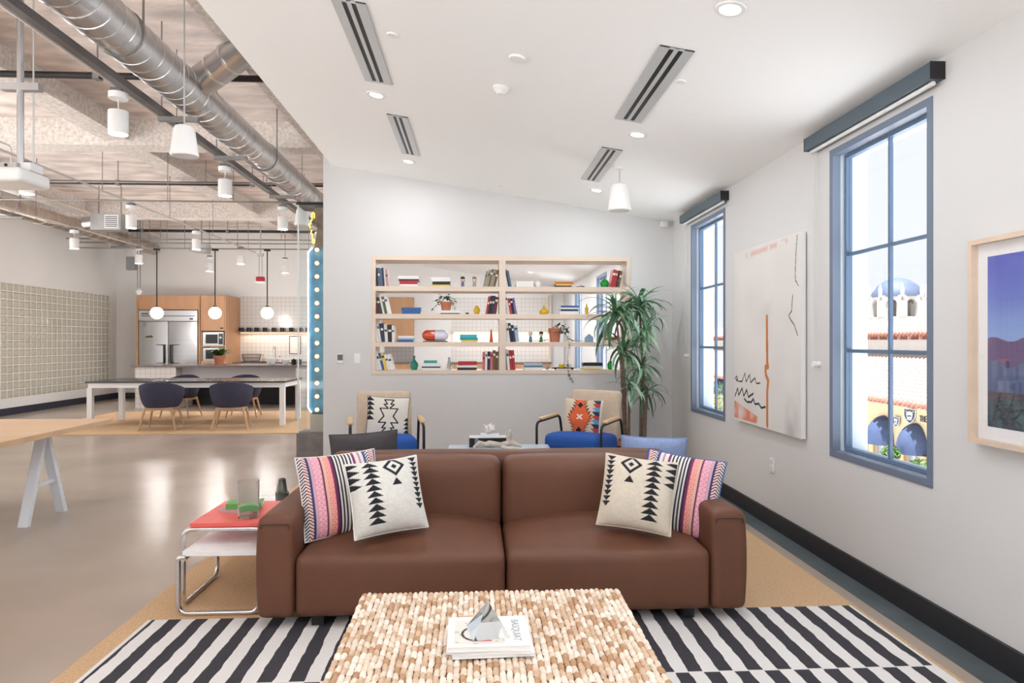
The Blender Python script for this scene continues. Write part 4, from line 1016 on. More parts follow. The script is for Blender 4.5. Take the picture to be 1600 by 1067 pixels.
for k, (w_, d_, t_, rz, dx, lab) in enumerate(((.268, .235, .012, R(2.5), .008, 'white magazine at the bottom of the stack on the woven table'), (.275, .235, .010, R(-1.5), 0, 'white magazine in the middle of the stack on the woven table'), (.27, .24, .016, R(1), -.004, 'white art book on top of the stack on the woven table'))):
    t = th('art_book', lab, 'book', (mc.x + dx, mc.y, zz), rz)
    b = B(); bx(b, -w_ / 2, w_ / 2, -d_ / 2, d_ / 2, 0, .0018); bx(b, -w_ / 2, w_ / 2, -d_ / 2, d_ / 2, t_ - .0018, t_); bx(b, w_ / 2 - .002, w_ / 2, -d_ / 2, d_ / 2, .0018, t_ - .0018); ob('cover', b, m_cov, t)
    b = B(); bx(b, -w_ / 2 + .003, w_ / 2 - .002, -d_ / 2 + .003, d_ / 2 - .003, .0018, t_ - .0018); ob('pages', b, m_paper, t)
    if k == 2:
        def cover_fn(u, v):
            img = arr((232, 226, 216), u); rr = np.random.RandomState(5)
            for q in range(24):
                a, c = rr.rand(2); L = .03 + .07 * rr.rand(); put(img, polyd(u, v, [(a, c), (a + L, c + .02 * (rr.rand() - .5))]) < .008, (90, 86, 86))
            put(img, np.abs(np.hypot((u - .5) / .34, (v - .42) / .3) - 1) < .08, (70, 68, 72)); put(img, (np.abs(u - .55) < .2) & (np.abs(v - .12) < .025), (206, 96, 102))
            return img
        print_mesh('cover_picture', .165, .19, 70, 80, cover_fn, m_print, t, (-.03, -.005, t_ + .0004), (R(-90), 0, 0))
        text('BASQUIAT', .036, M('letter_grey', (150, 150, 156), .6), t, (.095, 0, t_ + .0004), (0, 0, R(-90)), extrude=.0003)
    zz += t_ + .0002
m_crys = M('crystal', (250, 252, 255), .0, trans=1.0, ior=1.5)
t = th('crystal_pyramid', 'clear crystal pyramid paperweight on the white art book', 'paperweight', (mc.x - .004, mc.y - .01, zz + .0008), R(12))
b = B(); s_ = .062
v = [b.verts.new(q) for q in ((-s_, -s_, 0), (s_, -s_, 0), (s_, s_, 0), (-s_, s_, 0), (0, 0, .105))]
b.faces.new(v[:4]);
for k in range(4): b.faces.new((v[k], v[(k + 1) % 4], v[4]))
ob('pyramid', b, m_crys, t, smooth=5)

# ------------------------------------------------------------------ nesting side tables
m_red = M('red_laminate', (236, 104, 98), .35)
m_wlam = M('white_laminate', (240, 238, 238), .3)
xl = PZ(284, 860, .34).x; xr = SX - 1.212 - .045; ya = PZ(284, 862, .34).y; yb = ya + 1.27
N1 = th('low_side_table', 'low white side table with chrome tube legs beside the sofa arm', 'table', (xl, ya, .0107)); ww = xr - xl
b = B(); bx(b, .012, ww, -.0, yb - ya, .305, .33); ob('tabletop', b, m_wlam, N1)
for y in (.0, yb - ya):
    b = B(); tb(b, fil([(.03, y, .30), (-.008, y, .30), (-.008, y, .0125), (ww - .012, y, .0125), (ww - .012, y, .30)], .05), .0125, 10); ob('tube_frame', b, m_chrome, N1)
for x in (.0, ww - .012):
    b = B(); cy(b, (x + .02, .0, .292), (x + .02, yb - ya, .292), .0125, n=10); ob('side_rail', b, m_chrome, N1)
pa = PZ(297, 818, .455); ydp = .50
N2 = th('red_side_table', 'red-topped side table with chrome tube frame straddling the white one', 'table', (pa.x, pa.y, .0107)); ww2 = xr - pa.x
b = B(); bx(b, .0, ww2, .0, ydp, .425, .445); ob('tabletop', b, m_red, N2)
b = B(); tb(b, fil([(ww2 * .5, .012, .412), (-.04, .012, .412), (-.04, .012, .0125), (-.04, ydp - .012, .0125), (-.04, ydp - .012, .412), (ww2 * .5, ydp - .012, .412)], .055), .0125, 12); ob('tube_frame', b, m_chrome, N2)
b = B(); tb(b, fil([(ww2 * .5, .012, .412), (ww2 - .014, .012, .412), (ww2 - .014, .012, .0125), (ww2 - .014, ydp - .012, .0125), (ww2 - .014, ydp - .012, .412), (ww2 * .5, ydp - .012, .412)], .055), .0125, 12); ob('tube_frame', b, m_chrome, N2)
# things on side tables
def book_flat(loc, w_, d_, t_, col, rz, lab, name='book', cat='book', group=None):
    mt = M('cover_%d_%d_%d' % col, col, .55)
    b = B(); bx(b, -w_ / 2, w_ / 2, -d_ / 2, d_ / 2, 0, .002); bx(b, -w_ / 2, w_ / 2, -d_ / 2, d_ / 2, t_ - .002, t_); bx(b, -w_ / 2, w_ / 2, -d_ / 2, -d_ / 2 + .002, .002, t_ - .002)
    o = tg(ob(name, b, mt, loc=loc, rot=(0, 0, rz)), lab, cat, group)
    b = B(); bx(b, -w_ / 2 + .004, w_ / 2 - .004, -d_ / 2 + .002, d_ / 2 - .004, .002, t_ - .002); ob('pages', b, m_paper, o); return o
zr = .0107 + .445
p = PZ(384, 797, zr)
book_flat((p.x - .035, p.y, zr), .19, .13, .018, (196, 160, 170), R(-12), 'thin mauve book under the green book on the red table')
book_flat((p.x - .005, p.y + .01, zr + .0185), .19, .12, .03, (104, 168, 92), R(8), 'green-covered book lying on the red side table')
m_clear = M('clear_glass', (250, 252, 252), .0, trans=1.0, ior=1.3)
p = PZ(395, 803, zr)
b = B(); lt(b, [(0, 0), (.054, 0), (.056, .004), (.056, .2), (.0535, .2), (.053, .012), (0, .011)], n=32); tg(ob('glass_vase', b, m_clear, loc=(p.x, p.y - .07, zr + .0005)), 'clear cylindrical glass vase on the red side table', 'vase')
p = PZ(441, 782, .3407)
b = B(); lt(b, [(0, 0), (.045, 0), (.047, .02), (.045, .055), (.034, .066), (.022, .15), (.017, .15), (.028, .066), (.036, .05), (0, .02)], n=28); tg(ob('smoked_vase', b, M('smoked_glass', (52, 56, 46), .06, coat=1), loc=(p.x, p.y, .3408)), 'small smoked glass vase on the white side table', 'vase')

# ------------------------------------------------------------------ armchairs, glass table behind
m_bluef = M('blue_fabric', (34, 84, 164), .75, ns=60, na=.06)
m_beige = M('beige_leather', (204, 184, 162), .6, ns=20, na=.06)
m_armw = M('armrest_oak', (214, 182, 142), .5)
def armchair(lab, loc, rz):
    t = th('armchair', lab, 'armchair', loc, rz, group='blue-seated armchairs against the bookshelf wall')
    def fs(p, n): return Vector((p.x, p.y, p.z + (.03 * (1 - n.x ** 2) * (1 - n.y ** 2) if n.z > 0 else 0) + .02 * (-n.y)))
    b = B(); sb(b, (.56, .58, .17), .06, (0, .02, .425), fs); ob('seat', b, m_bluef, t, smooth=70)
    b = B(); sb(b, (.54, .09, .52), .035, (0, 0, .26), lambda p, n: Vector((p.x, p.y + .03 * n.x * n.x, p.z)), rot=Matrix.Rotation(R(-14), 3, 'X')); ob('backrest', b, m_beige, t, loc=(0, .33, .40), smooth=70)
    for s in (-1, 1):
        x = s * .33
        b = B(); tb(b, fil([(x, -.30, 0), (x, -.30, .635), (x, .22, .655), (x, .40, .02)], .06), .013, 8); ob('side_frame', b, m_black, t)
        b = B(); sb(b, (.055, .36, .028), .012, (x, -.03, .668), seg=3, rot=Matrix.Rotation(R(2.2), 3, 'X')); ob('armrest', b, m_armw, t)
    b = B(); cy(b, (-.33, -.22, .36), (.33, -.22, .36), .012, n=8); cy(b, (-.33, .3, .36), (.33, .3, .36), .012, n=8); ob('cross_bar', b, m_black, t)
    return t
cL = PY(603, 640, 6.55); cR = PY(908, 640, 6.6)
armchair('blue and beige armchair with black arrow kilim cushion', (cL.x, 6.55, .010), R(10))
armchair('blue and beige armchair with orange kilim cushion beside the tall plant', (cR.x, 6.62, .010), R(-32))
cushion('white cushion with black stepped outline on the blue armchair', at(606, 652, 6.6), .40, .13, R(10), R(16), R(4), pat_zig, m_kilim, n=110)
cushion('orange and black kilim cushion on the armchair beside the plant', at(911, 653, 6.62), .37, .13, R(-14), R(16), R(3), pat_orange, m_kilim, n=110)
gx0, gx1 = PY(702, 693, 6.4).x, PY(856, 693, 6.4).x
t = th('glass_table', 'low glass-topped table between the armchairs', 'table', ((gx0 + gx1) / 2, 6.02, .010)); hx = (gx1 - gx0) / 2
b = B(); bx(b, -hx, hx, -.4, .4, .425, .44); ob('glass_top', b, M('table_glass', (206, 220, 234), .06), t)
for x in (-hx + .05, hx - .05):
    for y in (-.33, .33):
        b = B(); cy(b, (x, y, 0), (x, y, .425), .016, n=10); ob('leg', b, m_chrome, t)
zg = .4505
p = PY(762, 685, 6.32)
t = th('black_box', 'black lidded box with white top on the glass table', 'box', (p.x, 6.32, zg))
b = B(); bx(b, -.17, .17, -.06, .06, 0, .085); ob('box_body', b, m_black, t)
b = B(); bx(b, -.168, .168, -.058, .058, .085, .095); ob('lid', b, m_white, t)
b = B(); bx(b, -.12, -.085, -.064, -.06, .0, .085); ob('strap', b, M('strap_grey', (120, 126, 132), .5), t)
book_flat((p.x + .02, 6.32, zg + .0955), .17, .1, .022, (240, 242, 246), 0, 'white book on the black box under the shell')
b = B(); rn = random.Random(9)
bmesh.ops.create_icosphere(b, subdivisions=3, radius=.045)
for v_ in b.verts: v_.co *= 1 + .28 * math.sin(v_.co.x * 130) * math.sin(v_.co.y * 110 + 1) * math.sin(v_.co.z * 120 + 2); v_.co.z *= .95
for k in range(9):
    a = rn.uniform(0, 6.28); e = rn.uniform(.2, 1.2); d = Vector((math.cos(a) * math.cos(e), math.sin(a) * math.cos(e), math.sin(e))); cy(b, d * .035, d * .065, .010, .003, 6)
tg(ob('shell_ornament', b, M('shell_white', (232, 222, 222), .6, ns=40, na=.25), loc=(p.x + .015, 6.32, zg + .0955 + .022 + .044)), 'spiky white shell ornament on the white book', 'ornament')
p = PY(782, 692, 6.1)
b = B(); tb(b, [(-.2, 0, .03), (-.1, .02, .05), (0, -.01, .04), (.1, .02, .055), (.19, 0, .025)], [.012, .028, .024, .03, .01], 8); tb(b, [(.07, .01, .05), (.09, .02, .12), (.085, 0, .17)], [.022, .018, .012], 8); tb(b, [(-.12, .01, .04), (-.19, -.05, .07), (-.24, -.07, .03)], [.02, .018, .01], 8); tb(b, [(.0, 0, .03), (.06, -.07, .02), (.16, -.09, .02)], [.018, .015, .008], 8)
tg(ob('driftwood', b, M('driftwood', (196, 184, 172), .8, ns=16, na=.25), loc=(p.x, 6.1, zg + .006)), 'pale driftwood piece lying on the glass table', 'ornament')

# ------------------------------------------------------------------ tall dracaena
PL = th('dracaena', 'tall dracaena with drooping strap leaves in terracotta pots', 'plant', (PY(988, 690, 7.3).x, 7.3, .010))
ox = PL.location.x
for (dx, r) in ((-.075, .12), (.10, .12)):
    e = B(); lt(e, [(0, 0), (r * .74, 0), (r * .95, .27), (r * 1.04, .275), (r * 1.06, .35), (r * .94, .35), (r * .9, .31), (0, .31)], (dx, 0, 0), n=22); ob('pot', e, m_terra, PL)
    e = B(); lt(e, [(r * .92, .315), (r * .4, .335), (0, .34)], (dx, 0, 0), n=14); ob('soil', e, m_soil, PL)
m_trunk = M('dracaena_trunk', (128, 108, 96), .9, ns=30, na=.25)
m_leaves = [M('strap_leaf_%d' % k, c, .42, ns=14, na=.15) for k, c in enumerate(((96, 136, 96), (122, 162, 130), (164, 192, 166), (78, 114, 88)))]
def leaf_mesh(L, W_, curl, k):
    b = B(); rows = []
    ang = 0; p = Vector((0, 0, 0)); n_ = 8
    for i in range(n_ + 1):
        t_ = i / n_; w_ = W_ * (math.sin(math.pi * min(1, .12 + .88 * (t_ ** .8) * .98)) ** .7 if t_ < 1 else .04) * .5
        rows.append((b.verts.new(p + Vector((0, -w_, .25 * w_))), b.verts.new(p), b.verts.new(p + Vector((0, w_, .25 * w_)))))
        ang = -curl * t_ ** 1.2; p = p + Vector((math.cos(ang), 0, math.sin(ang))) * (L / n_)
    for A, C in zip(rows, rows[1:]): b.faces.new((A[0], A[1], C[1], C[0])); b.faces.new((A[1], A[2], C[2], C[1]))
    me = bpy.data.meshes.new('leaf'); b.to_mesh(me); b.free(); me.materials.append(m_leaves[k % 4]); me.shade_smooth(); return me
LM = [leaf_mesh(.34 + .05 * (k % 4), .034 + .005 * (k % 3), R(70 + 18 * (k % 5)), k) for k in range(12)]
heads = [(962, 484, 7.25, 54, 1.05), (999, 474, 7.35, 54, 1.05), (1008, 512, 7.2, 30, .85), (973, 545, 7.2, 38, .9), (1003, 568, 7.3, 28, .8), (983, 598, 7.15, 24, .75), (1012, 606, 7.28, 24, .75)]
rn = random.Random(12)
for i, (px, py, Y, n_, s_) in enumerate(heads):
    hp = PY(px, py, Y) - PL.location
    base = Vector(((-.075 if hp.x < .03 else .10) + rn.uniform(-.05, .05), rn.uniform(-.04, .04), .32))
    e = B(); mid = base.lerp(hp, .55) + Vector((rn.uniform(-.03, .03), 0, 0)); mid.x = base.x * .6 + hp.x * .4
    tb(e, [base, base.lerp(mid, .5), mid, hp], [.018, .016, .014, .010], 8); ob('trunk', e, m_trunk, PL)
    for k in range(n_):
        el = R(rn.choice((rn.uniform(35, 80), rn.uniform(-10, 45), rn.uniform(-50, 5))))
        az = rn.uniform(0, 2 * math.pi); me = rn.choice(LM); lf = bpy.data.objects.new('leaf', me); link(lf, PL)
        lf.location = hp + Vector((0, 0, rn.uniform(-.10, .02) * s_)); lf.rotation_euler = Euler((rn.uniform(-.4, .4), -el, az), 'XYZ'); q = s_ * rn.uniform(.8, 1.12); lf.scale = (q, q, q)

# ------------------------------------------------------------------ bookshelf in the wall
fw = .042
BS = th('wall_bookshelf', 'pale maple bookshelf built through an opening in the back wall', 'bookshelf', (0, YB, 0))
dS = YB2 - YB; yf = -.008
b = B(); bx(b, sL, sL + fw, yf, dS, sB, sT); ob('side_post', b, m_maple, BS)
b = B(); bx(b, sR - fw, sR, yf, dS, sB, sT); ob('side_post', b, m_maple, BS)
b = B(); bx(b, sL + fw, sR - fw, yf, dS, sT - .05, sT); ob('top_rail', b, m_maple, BS)
xd0, xd1 = PY(780, 500, YB).x, PY(790, 500, YB).x
zs = [PY(700, y, YB).z for y in (447.5, 490.5, 534.5, 578.5)]
zs2 = [PY(700, y, YB).z for y in (455, 498, 541.5)]
b = B(); bx(b, xd0, xd1, yf, dS, sB, sT - .05); ob('divider', b, m_maple, BS)
for k in range(4):
    zb_ = zs2[k] if k < 3 else sB
    for x0_, x1_ in ((sL + fw, xd0), (xd1, sR - fw)):
        b = B(); bx(b, x0_, x1_, yf, dS, zb_, zs[k]); ob('shelf_board', b, m_maple, BS)
BAY = {'A': 'bay beside the neon sign', 'B': 'bay beside the tall plant'}
SHN = ['top shelf', 'second shelf', 'third shelf', 'bottom shelf']
ORD = ['first', 'second', 'third', 'fourth', 'fifth', 'sixth', 'seventh']
K_ = .00731
CN = {'black': (38, 36, 40), 'slate': (92, 110, 132), 'navy': (44, 52, 82), 'white': (232, 230, 228), 'rose': (196, 150, 148), 'tan': (150, 136, 116), 'maroon': (104, 44, 50), 'olive': (92, 96, 72), 'red': (176, 52, 58), 'blue': (52, 96, 156), 'yellow': (226, 196, 84), 'purple': (132, 108, 170), 'lightblue': (164, 184, 206), 'grey': (160, 158, 158), 'brown': (110, 84, 64), 'pink': (206, 108, 116), 'teal': (44, 150, 150), 'cyan': (64, 176, 196), 'darkgreen': (52, 66, 52), 'orange': (196, 108, 62)}
NICE = {'lightblue': 'pale blue', 'darkgreen': 'dark green'}
SHELFB = {}
def book_up(x, z, w_, h_, d_, col, lean, lab, grp):
    s_ = 1 if lean <= 0 else -1     # pivot on the lower corner it leans towards
    x0_, x1_ = (0, w_) if lean <= 0 else (-w_, 0); t_ = min(.0035, w_ * .2)
    mt = M('cover_%d_%d_%d' % CN[col], CN[col], .5)
    b = B(); bx(b, x0_, x0_ + t_, 0, d_, 0, h_); bx(b, x1_ - t_, x1_, 0, d_, 0, h_); bx(b, x0_ + t_, x1_ - t_, 0, t_, 0, h_)
    if w_ > .02:
        q = random.random() * .5 + .2; 
    o = tg(ob('book', b, mt, loc=(x, YB + .03 + random.uniform(0, .02), z + .0006), rot=(0, R(lean), 0)), lab, 'book', grp)
    b = B(); bx(b, x0_ + t_, x1_ - t_, t_, d_ - .004, .004, h_ - .004); ob('pages', b, m_paper, o)
    if w_ > .022:
        b = B(); c2 = (236, 226, 206) if sum(CN[col]) < 380 else (70, 70, 76); zq = h_ * random.uniform(.55, .75); bx(b, x0_ + t_, x1_ - t_, -.0006, 0, zq, zq + h_ * .12); ob('spine_label', b, M('spine_%d' % c2[0], c2, .6), o)
def row(bay, sh, px0, items, lean, ref):
    """upright row: items = [(colour, width px, height px)]"""
    x = PY(px0, 500, YB + .04).x; z = zs[sh]
    for i, (c, w_, h_) in enumerate(items):
        W_ = w_ * K_; Hh = h_ * K_; L = lean if not isinstance(lean, (list, tuple)) else lean[i]
        n_ = i if ref != 'divider' or bay == 'B' else len(items) - 1 - i
        if bay == 'B' and ref == 'post': n_ = len(items) - 1 - i
        lab = '%s upright book, %s from the %s, %s, %s' % (NICE.get(c, c), ORD[n_], ref, SHN[sh], BAY[bay])
        step = W_ / math.cos(R(L))
        book_up(x if L <= 0 else x + step, z, W_ * .96, Hh, .17, c, L, lab, 'books in the wall bookshelf'); x += step + .0008
def stack(bay, sh, px0, px1, items, what):
    x0_, x1_ = PY(px0, 500, YB + .05).x, PY(px1, 500, YB + .05).x; z = zs[sh] + .0005
    for i, (c, t_) in enumerate(items):
        w_ = (x1_ - x0_) * random.uniform(.86, 1.0); n_ = len(items) - 1 - i; T_ = t_ * K_
        pos = 'topmost' if n_ == 0 else ('lowest' if i == 0 else ORD[i] + ' up')
        lab = '%s book, %s in the pile %s, %s, %s' % (NICE.get(c, c), pos, what, SHN[sh], BAY[bay].replace('bay beside the ', '') + ' bay')
        book_flat(((x0_ + x1_) / 2 + random.uniform(-.006, .006), YB + .03 + .085, z), w_, .165, T_, CN[c], R(random.uniform(-3, 3)), lab, group='books in the wall bookshelf'); z += T_ + .0004
    return z
row('A', 0, 588.5, [('black', 2.5, 29), ('slate', 4, 29), ('slate', 3, 28), ('navy', 2.5, 29), ('white', 2, 28), ('rose', 4, 27)], -4, 'post')
stack('A', 0, 623, 655, [('white', 3.5), ('red', 5), ('maroon', 3), ('white', 5)], 'with red')
stack('A', 0, 674, 705, [('yellow', 3), ('black', 5), ('white', 3), ('white', 3.5)], 'with black')
row('A', 0, 754, [('tan', 3.4, 25), ('tan', 4, 27), ('olive', 3.5, 28), ('tan', 4.2, 28), ('brown', 4, 27)], 13, 'divider')
row('A', 1, 588.5, [('maroon', 4.5, 27), ('darkgreen', 4.5, 26), ('white', 3, 28), ('olive', 4, 27), ('white', 4, 29)], -12, 'post')
stack('A', 1, 627, 658, [('blue', 5), ('blue', 5)], 'of blue books')
zst = stack('A', 1, 686, 719, [('black', 1.6), ('white', 4)], 'under the plant')
row('A', 1, 758.5, [('red', 3.5, 28), ('black', 3.6, 29), ('navy', 4, 29), ('maroon', 5, 27)], 9, 'divider')
row('A', 2, 588.5, [('white', 4, 32), ('white', 3.5, 29), ('navy', 5, 29), ('white', 5, 28), ('black', 5.5, 27), ('white', 4, 26)], [-9, -9, -6, -5, -1, -1], 'post')
stack('A', 2, 621, 648, [('blue', 4), ('lightblue', 2.5), ('white', 3)], 'with pale blue')
stack('A', 2, 718, 747, [('yellow', 3), ('teal', 4), ('cyan', 5)], 'of teal and yellow')
row('A', 3, 588.5, [('white', 4.5, 33), ('white', 4, 32), ('blue', 3.5, 27), ('yellow', 4.5, 27), ('white', 4, 25), ('white', 5, 25)], -14, 'post')
stack('A', 3, 659, 690, [('white', 3.5), ('navy', 2.2), ('white', 5)], 'under a teal book')
stack('A', 3, 713, 747, [('black', 4), ('white', 3.5), ('red', 6)], 'with red on top')
row('A', 3, 753.5, [('pink', 4, 28), ('white', 3.5, 30), ('navy', 4.5, 29), ('pink', 3.8, 28), ('brown', 4.2, 31), ('brown', 4.4, 29)], 1, 'divider')
row('B', 0, 790, [('white', 4, 28), ('navy', 2.5, 28), ('slate', 3, 26)], -11, 'divider')
stack('B', 0, 806, 833, [('white', 4), ('white', 5)], 'of white books')
stack('B', 0, 866, 895, [('black', 2.5), ('yellow', 2), ('orange', 4)], 'with orange')
row('B', 0, 953, [('red', 5, 28), ('red', 3.6, 27), ('black', 2.5, 27), ('brown', 4, 26)], 11, 'post')
row('B', 1, 790, [('white', 3, 32), ('white', 4, 30), ('red', 3.4, 25), ('black', 4, 25), ('purple', 3.4, 26)], -10, 'divider')
stack('B', 1, 874, 905, [('white', 5), ('navy', 3), ('white', 2.5), ('blue', 3)], 'with blue on top')
row('B', 2, 790, [('white', 3.6, 30), ('white', 4, 30), ('black', 4, 30), ('navy', 4, 27), ('lightblue', 6, 26)], -8, 'divider')
stack('B', 2, 940, 970, [('white', 3), ('red', 4), ('yellow', 2)], 'of red and yellow')
row('B', 3, 790, [('grey', 3, 30), ('white', 4, 33), ('red', 4.5, 31), ('red', 4, 31)], -5, 'divider')
stack('B', 3, 818, 848, [('white', 4), ('slate', 2.5), ('lightblue', 3)], 'with pale blue')
stack('B', 3, 909, 941, [('yellow', 2), ('white', 4), ('black', 2.5), ('black', 2.5)], 'with black on top')
def sx(px): return PY(px, 500, YB + .12).x
YM = YB + .12
book_flat((sx(673), YM, zs[3] + .0005 + 10.7 * K_ + .0016), .15, .15, .028, (52, 158, 146), R(1), 'teal book lying on the pale pile, bottom shelf, bay by the neon sign', group='books in the wall bookshelf')
def vase(px, sh, prof, mat, lab, nm='glass_vase', n=20):
    b = B(); lt(b, [(r * K_, z * K_) for r, z in prof], n=n); return tg(ob(nm, b, mat, loc=(sx(px), YM, zs[sh] + .0006)), lab, 'vase')
gY = M('glass_yellow', (240, 204, 30), .06, trans=.5, coat=.5); gG = M('glass_green', (24, 170, 70), .06, trans=.5, coat=.5); gT = M('glass_teal', (36, 150, 130), .06, trans=.45, coat=.5)
vase(745, 1, [(0, 0), (3.5, 0), (5, 4), (5.2, 8), (3.5, 11), (2.2, 12), (2.6, 13.5), (0, 13)], gY, 'round amber glass vase on the second shelf, bay by the neon sign')
vase(647, 3, [(0, 0), (4.5, 0), (6.8, 6), (6.6, 10), (3.5, 14), (1.8, 16), (1.6, 20), (2.8, 22), (0, 21.8)], gT, 'faceted teal glass decanter on the bottom shelf', 'glass_decanter', n=9)
vase(850, 1, [(0, 0), (6.8, 0), (8, 3), (6.5, 7.5), (2, 10), (1.4, 14), (1.8, 14.5), (0, 14.3)], gY, 'squat yellow glass vase on the second shelf, bay by the plant')
vase(916.5, 1, [(0, 0), (2.6, 0), (2.8, 10), (1.2, 12), (1, 17), (0, 17)], gY, 'slim yellow glass bottle on the second shelf, bay by the plant', 'glass_bottle')
vase(944.5, 0, [(0, 0), (4, 0), (7.2, 4), (7.4, 8), (5, 12), (1.8, 13.5), (1.6, 15), (0, 15)], gG, 'round green glass vase on the top shelf beside the red books')
vase(953.5, 3, [(0, 0), (3, 0), (4.8, 4), (4.8, 9), (2.6, 12), (2.2, 14), (0, 14)], gG, 'green glass vase on the bottom shelf behind the plant leaves')
vase(855, 3, [(0, 0), (2.4, 0), (3, 6), (2.8, 6), (2.2, .8), (0, .8)], M('glass_paleblue', (190, 210, 224), .08, trans=.5), 'small pale glass tumbler on the bottom shelf', 'glass_tumbler')
vase(840, 0, [(0, 0), (3, 0), (5, 4), (5, 7), (3, 10), (0, 10)], m_white, 'small round white vase on the top shelf, bay by the plant', 'white_vase')
vase(767.5, 2, [(0, 0), (2.9, 0), (1.2, 19), (0, 21)], M('orange_glass', (206, 84, 50), .2), 'slim orange cone ornament on the third shelf', 'cone_ornament')
def doll(px, sh, hair, body, lab):
    t = th('wooden_doll', lab, 'doll', (sx(px), YM, zs[sh] + .0006), group='small wooden dolls on the bookshelf')
    b = B(); lt(b, [(0, 0), (.018, 0), (.02, .01), (.018, .05), (.012, .066), (0, .068)], n=16); ob('body', b, M('doll_%d' % body[0], body, .5), t)
    b = B(); lt(b, [(0, .066), (.014, .07), (.023, .088), (.021, .105), (0, .115)], n=16); ob('head', b, M('doll_face', (232, 204, 180), .5), t)
    b = B(); lt(b, [(.024, .095), (.0255, .105), (.02, .12), (0, .126)], n=16); bx(b, -.022, .022, .006, .024, .07, .11); ob('hair', b, M('hair_%d' % hair[0], hair, .6), t)
doll(723, 0, (38, 32, 32), (120, 100, 150), 'wooden doll with black hair and purple dress on the top shelf')
doll(741, 0, (150, 110, 96), (170, 160, 150), 'wooden doll with brown hair and grey dress on the top shelf')
doll(829, 2, (226, 220, 214), (72, 130, 160), 'wooden doll with white hair and blue dress on the third shelf')
doll(845.5, 2, (48, 36, 32), (40, 120, 84), 'wooden doll with dark hair and green dress on the third shelf')
# capsule ornament
t = th('capsule_ornament', 'large orange and white pill capsule ornament on a dark stand', 'ornament', (sx(680), YM, zs[2] + .0006))
b = B(); sb(b, (38 * K_, .09, .012), .005, (0, 0, .008), seg=3); ob('stand', b, m_black, t)
for s, mt, nm in ((-1, M('capsule_orange', (206, 76, 40), .15, coat=1), 'capsule_half'), (1, M('capsule_white', (222, 220, 236), .15, coat=1), 'capsule_half')):
    b = B(); r_ = .062; tb(b, [(s * .0, 0, .078), (s * .09, 0, .078)] + [(s * (.09 + r_ * math.sin(R(a))), 0, .078) for a in (20, 40, 58, 72, 83)], [r_, r_] + [r_ * math.cos(R(a)) for a in (20, 40, 58, 72, 83)], 24); ob(nm, b, mt, t, smooth=60)
# glass tree ornament
t = th('glass_tree', 'clear glass tree ornament on the bottom shelf', 'ornament', (sx(702), YM, zs[3] + .0006))
b = B(); cy(b, (0, 0, 0), (0, 0, .02), .012, n=10); ob('tree_base', b, m_white, t)
for k in range(4):
    b = B(); lt(b, [(.04 - k * .008, .02 + k * .03), (.012, .055 + k * .03), (0, .058 + k * .03)], n=12); ob('tier', b, M('frosted_glass', (214, 222, 218), .15, trans=.4), t)
# house block, tray, cups, small things
b = B(); hw2 = 6.5 * K_; pr(b, [(-hw2, 0), (hw2, 0), (hw2, 8 * K_), (0, 13 * K_), (-hw2, 8 * K_)], 'y', -.03, .03); tg(ob('house_block', b, M('pale_blue_block', (136, 164, 190), .4), loc=(sx(920), YM, zs[2] + .0006)), 'pale blue house-shaped block on the third shelf', 'ornament')
t = th('serving_tray', 'dark oval tray on little feet on the bottom shelf', 'tray', (sx(881), YM, zs[3] + .0006))
b = B(); lt(b, [(0, .012), (.13, .012), (.14, .024), (.136, .024), (.125, .017), (0, .017)], n=28, sy=.5); ob('tray_plate', b, m_black, t)
for s in (-1, 1):
    b = B(); bx(b, s * .1 - .01, s * .1 + .01, -.02, .02, 0, .012); ob('foot', b, m_black, t)
for px, mt, lab in ((877.5, M('cup_yellow', (232, 206, 40), .4), 'yellow cup on the dark oval tray'), (888.5, m_white, 'white cup on the dark oval tray')):
    b = B(); lt(b, [(0, 0), (.03, 0), (.035, .045), (.032, .045), (.027, .005), (0, .005)], n=18); tg(ob('cup', b, mt, loc=(sx(px), YM, zs[3] + .018)), lab, 'cup')
for px, sh, mt, lab in ((730, 1, m_black, 'small dark pebble beside the amber vase'), (903, 0, m_terra, 'small brown pebble on the top shelf'), (762, 1, m_black, 'small dark pebble against the leaning dark books'), (911, 0, m_black, 'small black pebble on the top shelf')):
    b = B(); bmesh.ops.create_uvsphere(b, u_segments=12, v_segments=8, radius=.022)
    for v_ in b.verts: v_.co.z *= .5; v_.co.y *= .8
    tg(ob('pebble', b, mt, loc=(sx(px), YB + .25 if px == 762 else YM, zs[sh] + .0112)), lab, 'pebble')
# shelf plants
def vine(parent, pts, nl, mat, seed, size=.022):
    rn_ = random.Random(seed); b = B(); tb(b, pts, .0025, 5); ob('vine', b, MC['vine_stem'], parent)
    for k in range(nl):
        t_ = rn_.random() * (len(pts) - 1); i = int(t_); p_ = Vector(pts[i]).lerp(Vector(pts[min(i + 1, len(pts) - 1)]), t_ - i)
        b = B(); s_ = size * rn_.uniform(.7, 1.2); vs = [b.verts.new(q) for q in ((0, 0, 0), (.5 * s_, .45 * s_, .05 * s_), (1.3 * s_, 0, -.1 * s_), (.5 * s_, -.45 * s_, .05 * s_))]; b.faces.new(vs)
        ob('leaf', b, mat, parent, loc=p_, rot=(rn_.uniform(-.8, .8), rn_.uniform(-.3, 1.0), rn_.uniform(0, 6.28)))
M('vine_stem', (84, 96, 60), .7); m_ivy = M('ivy_leaf', (58, 84, 60), .5, ns=10, na=.2)
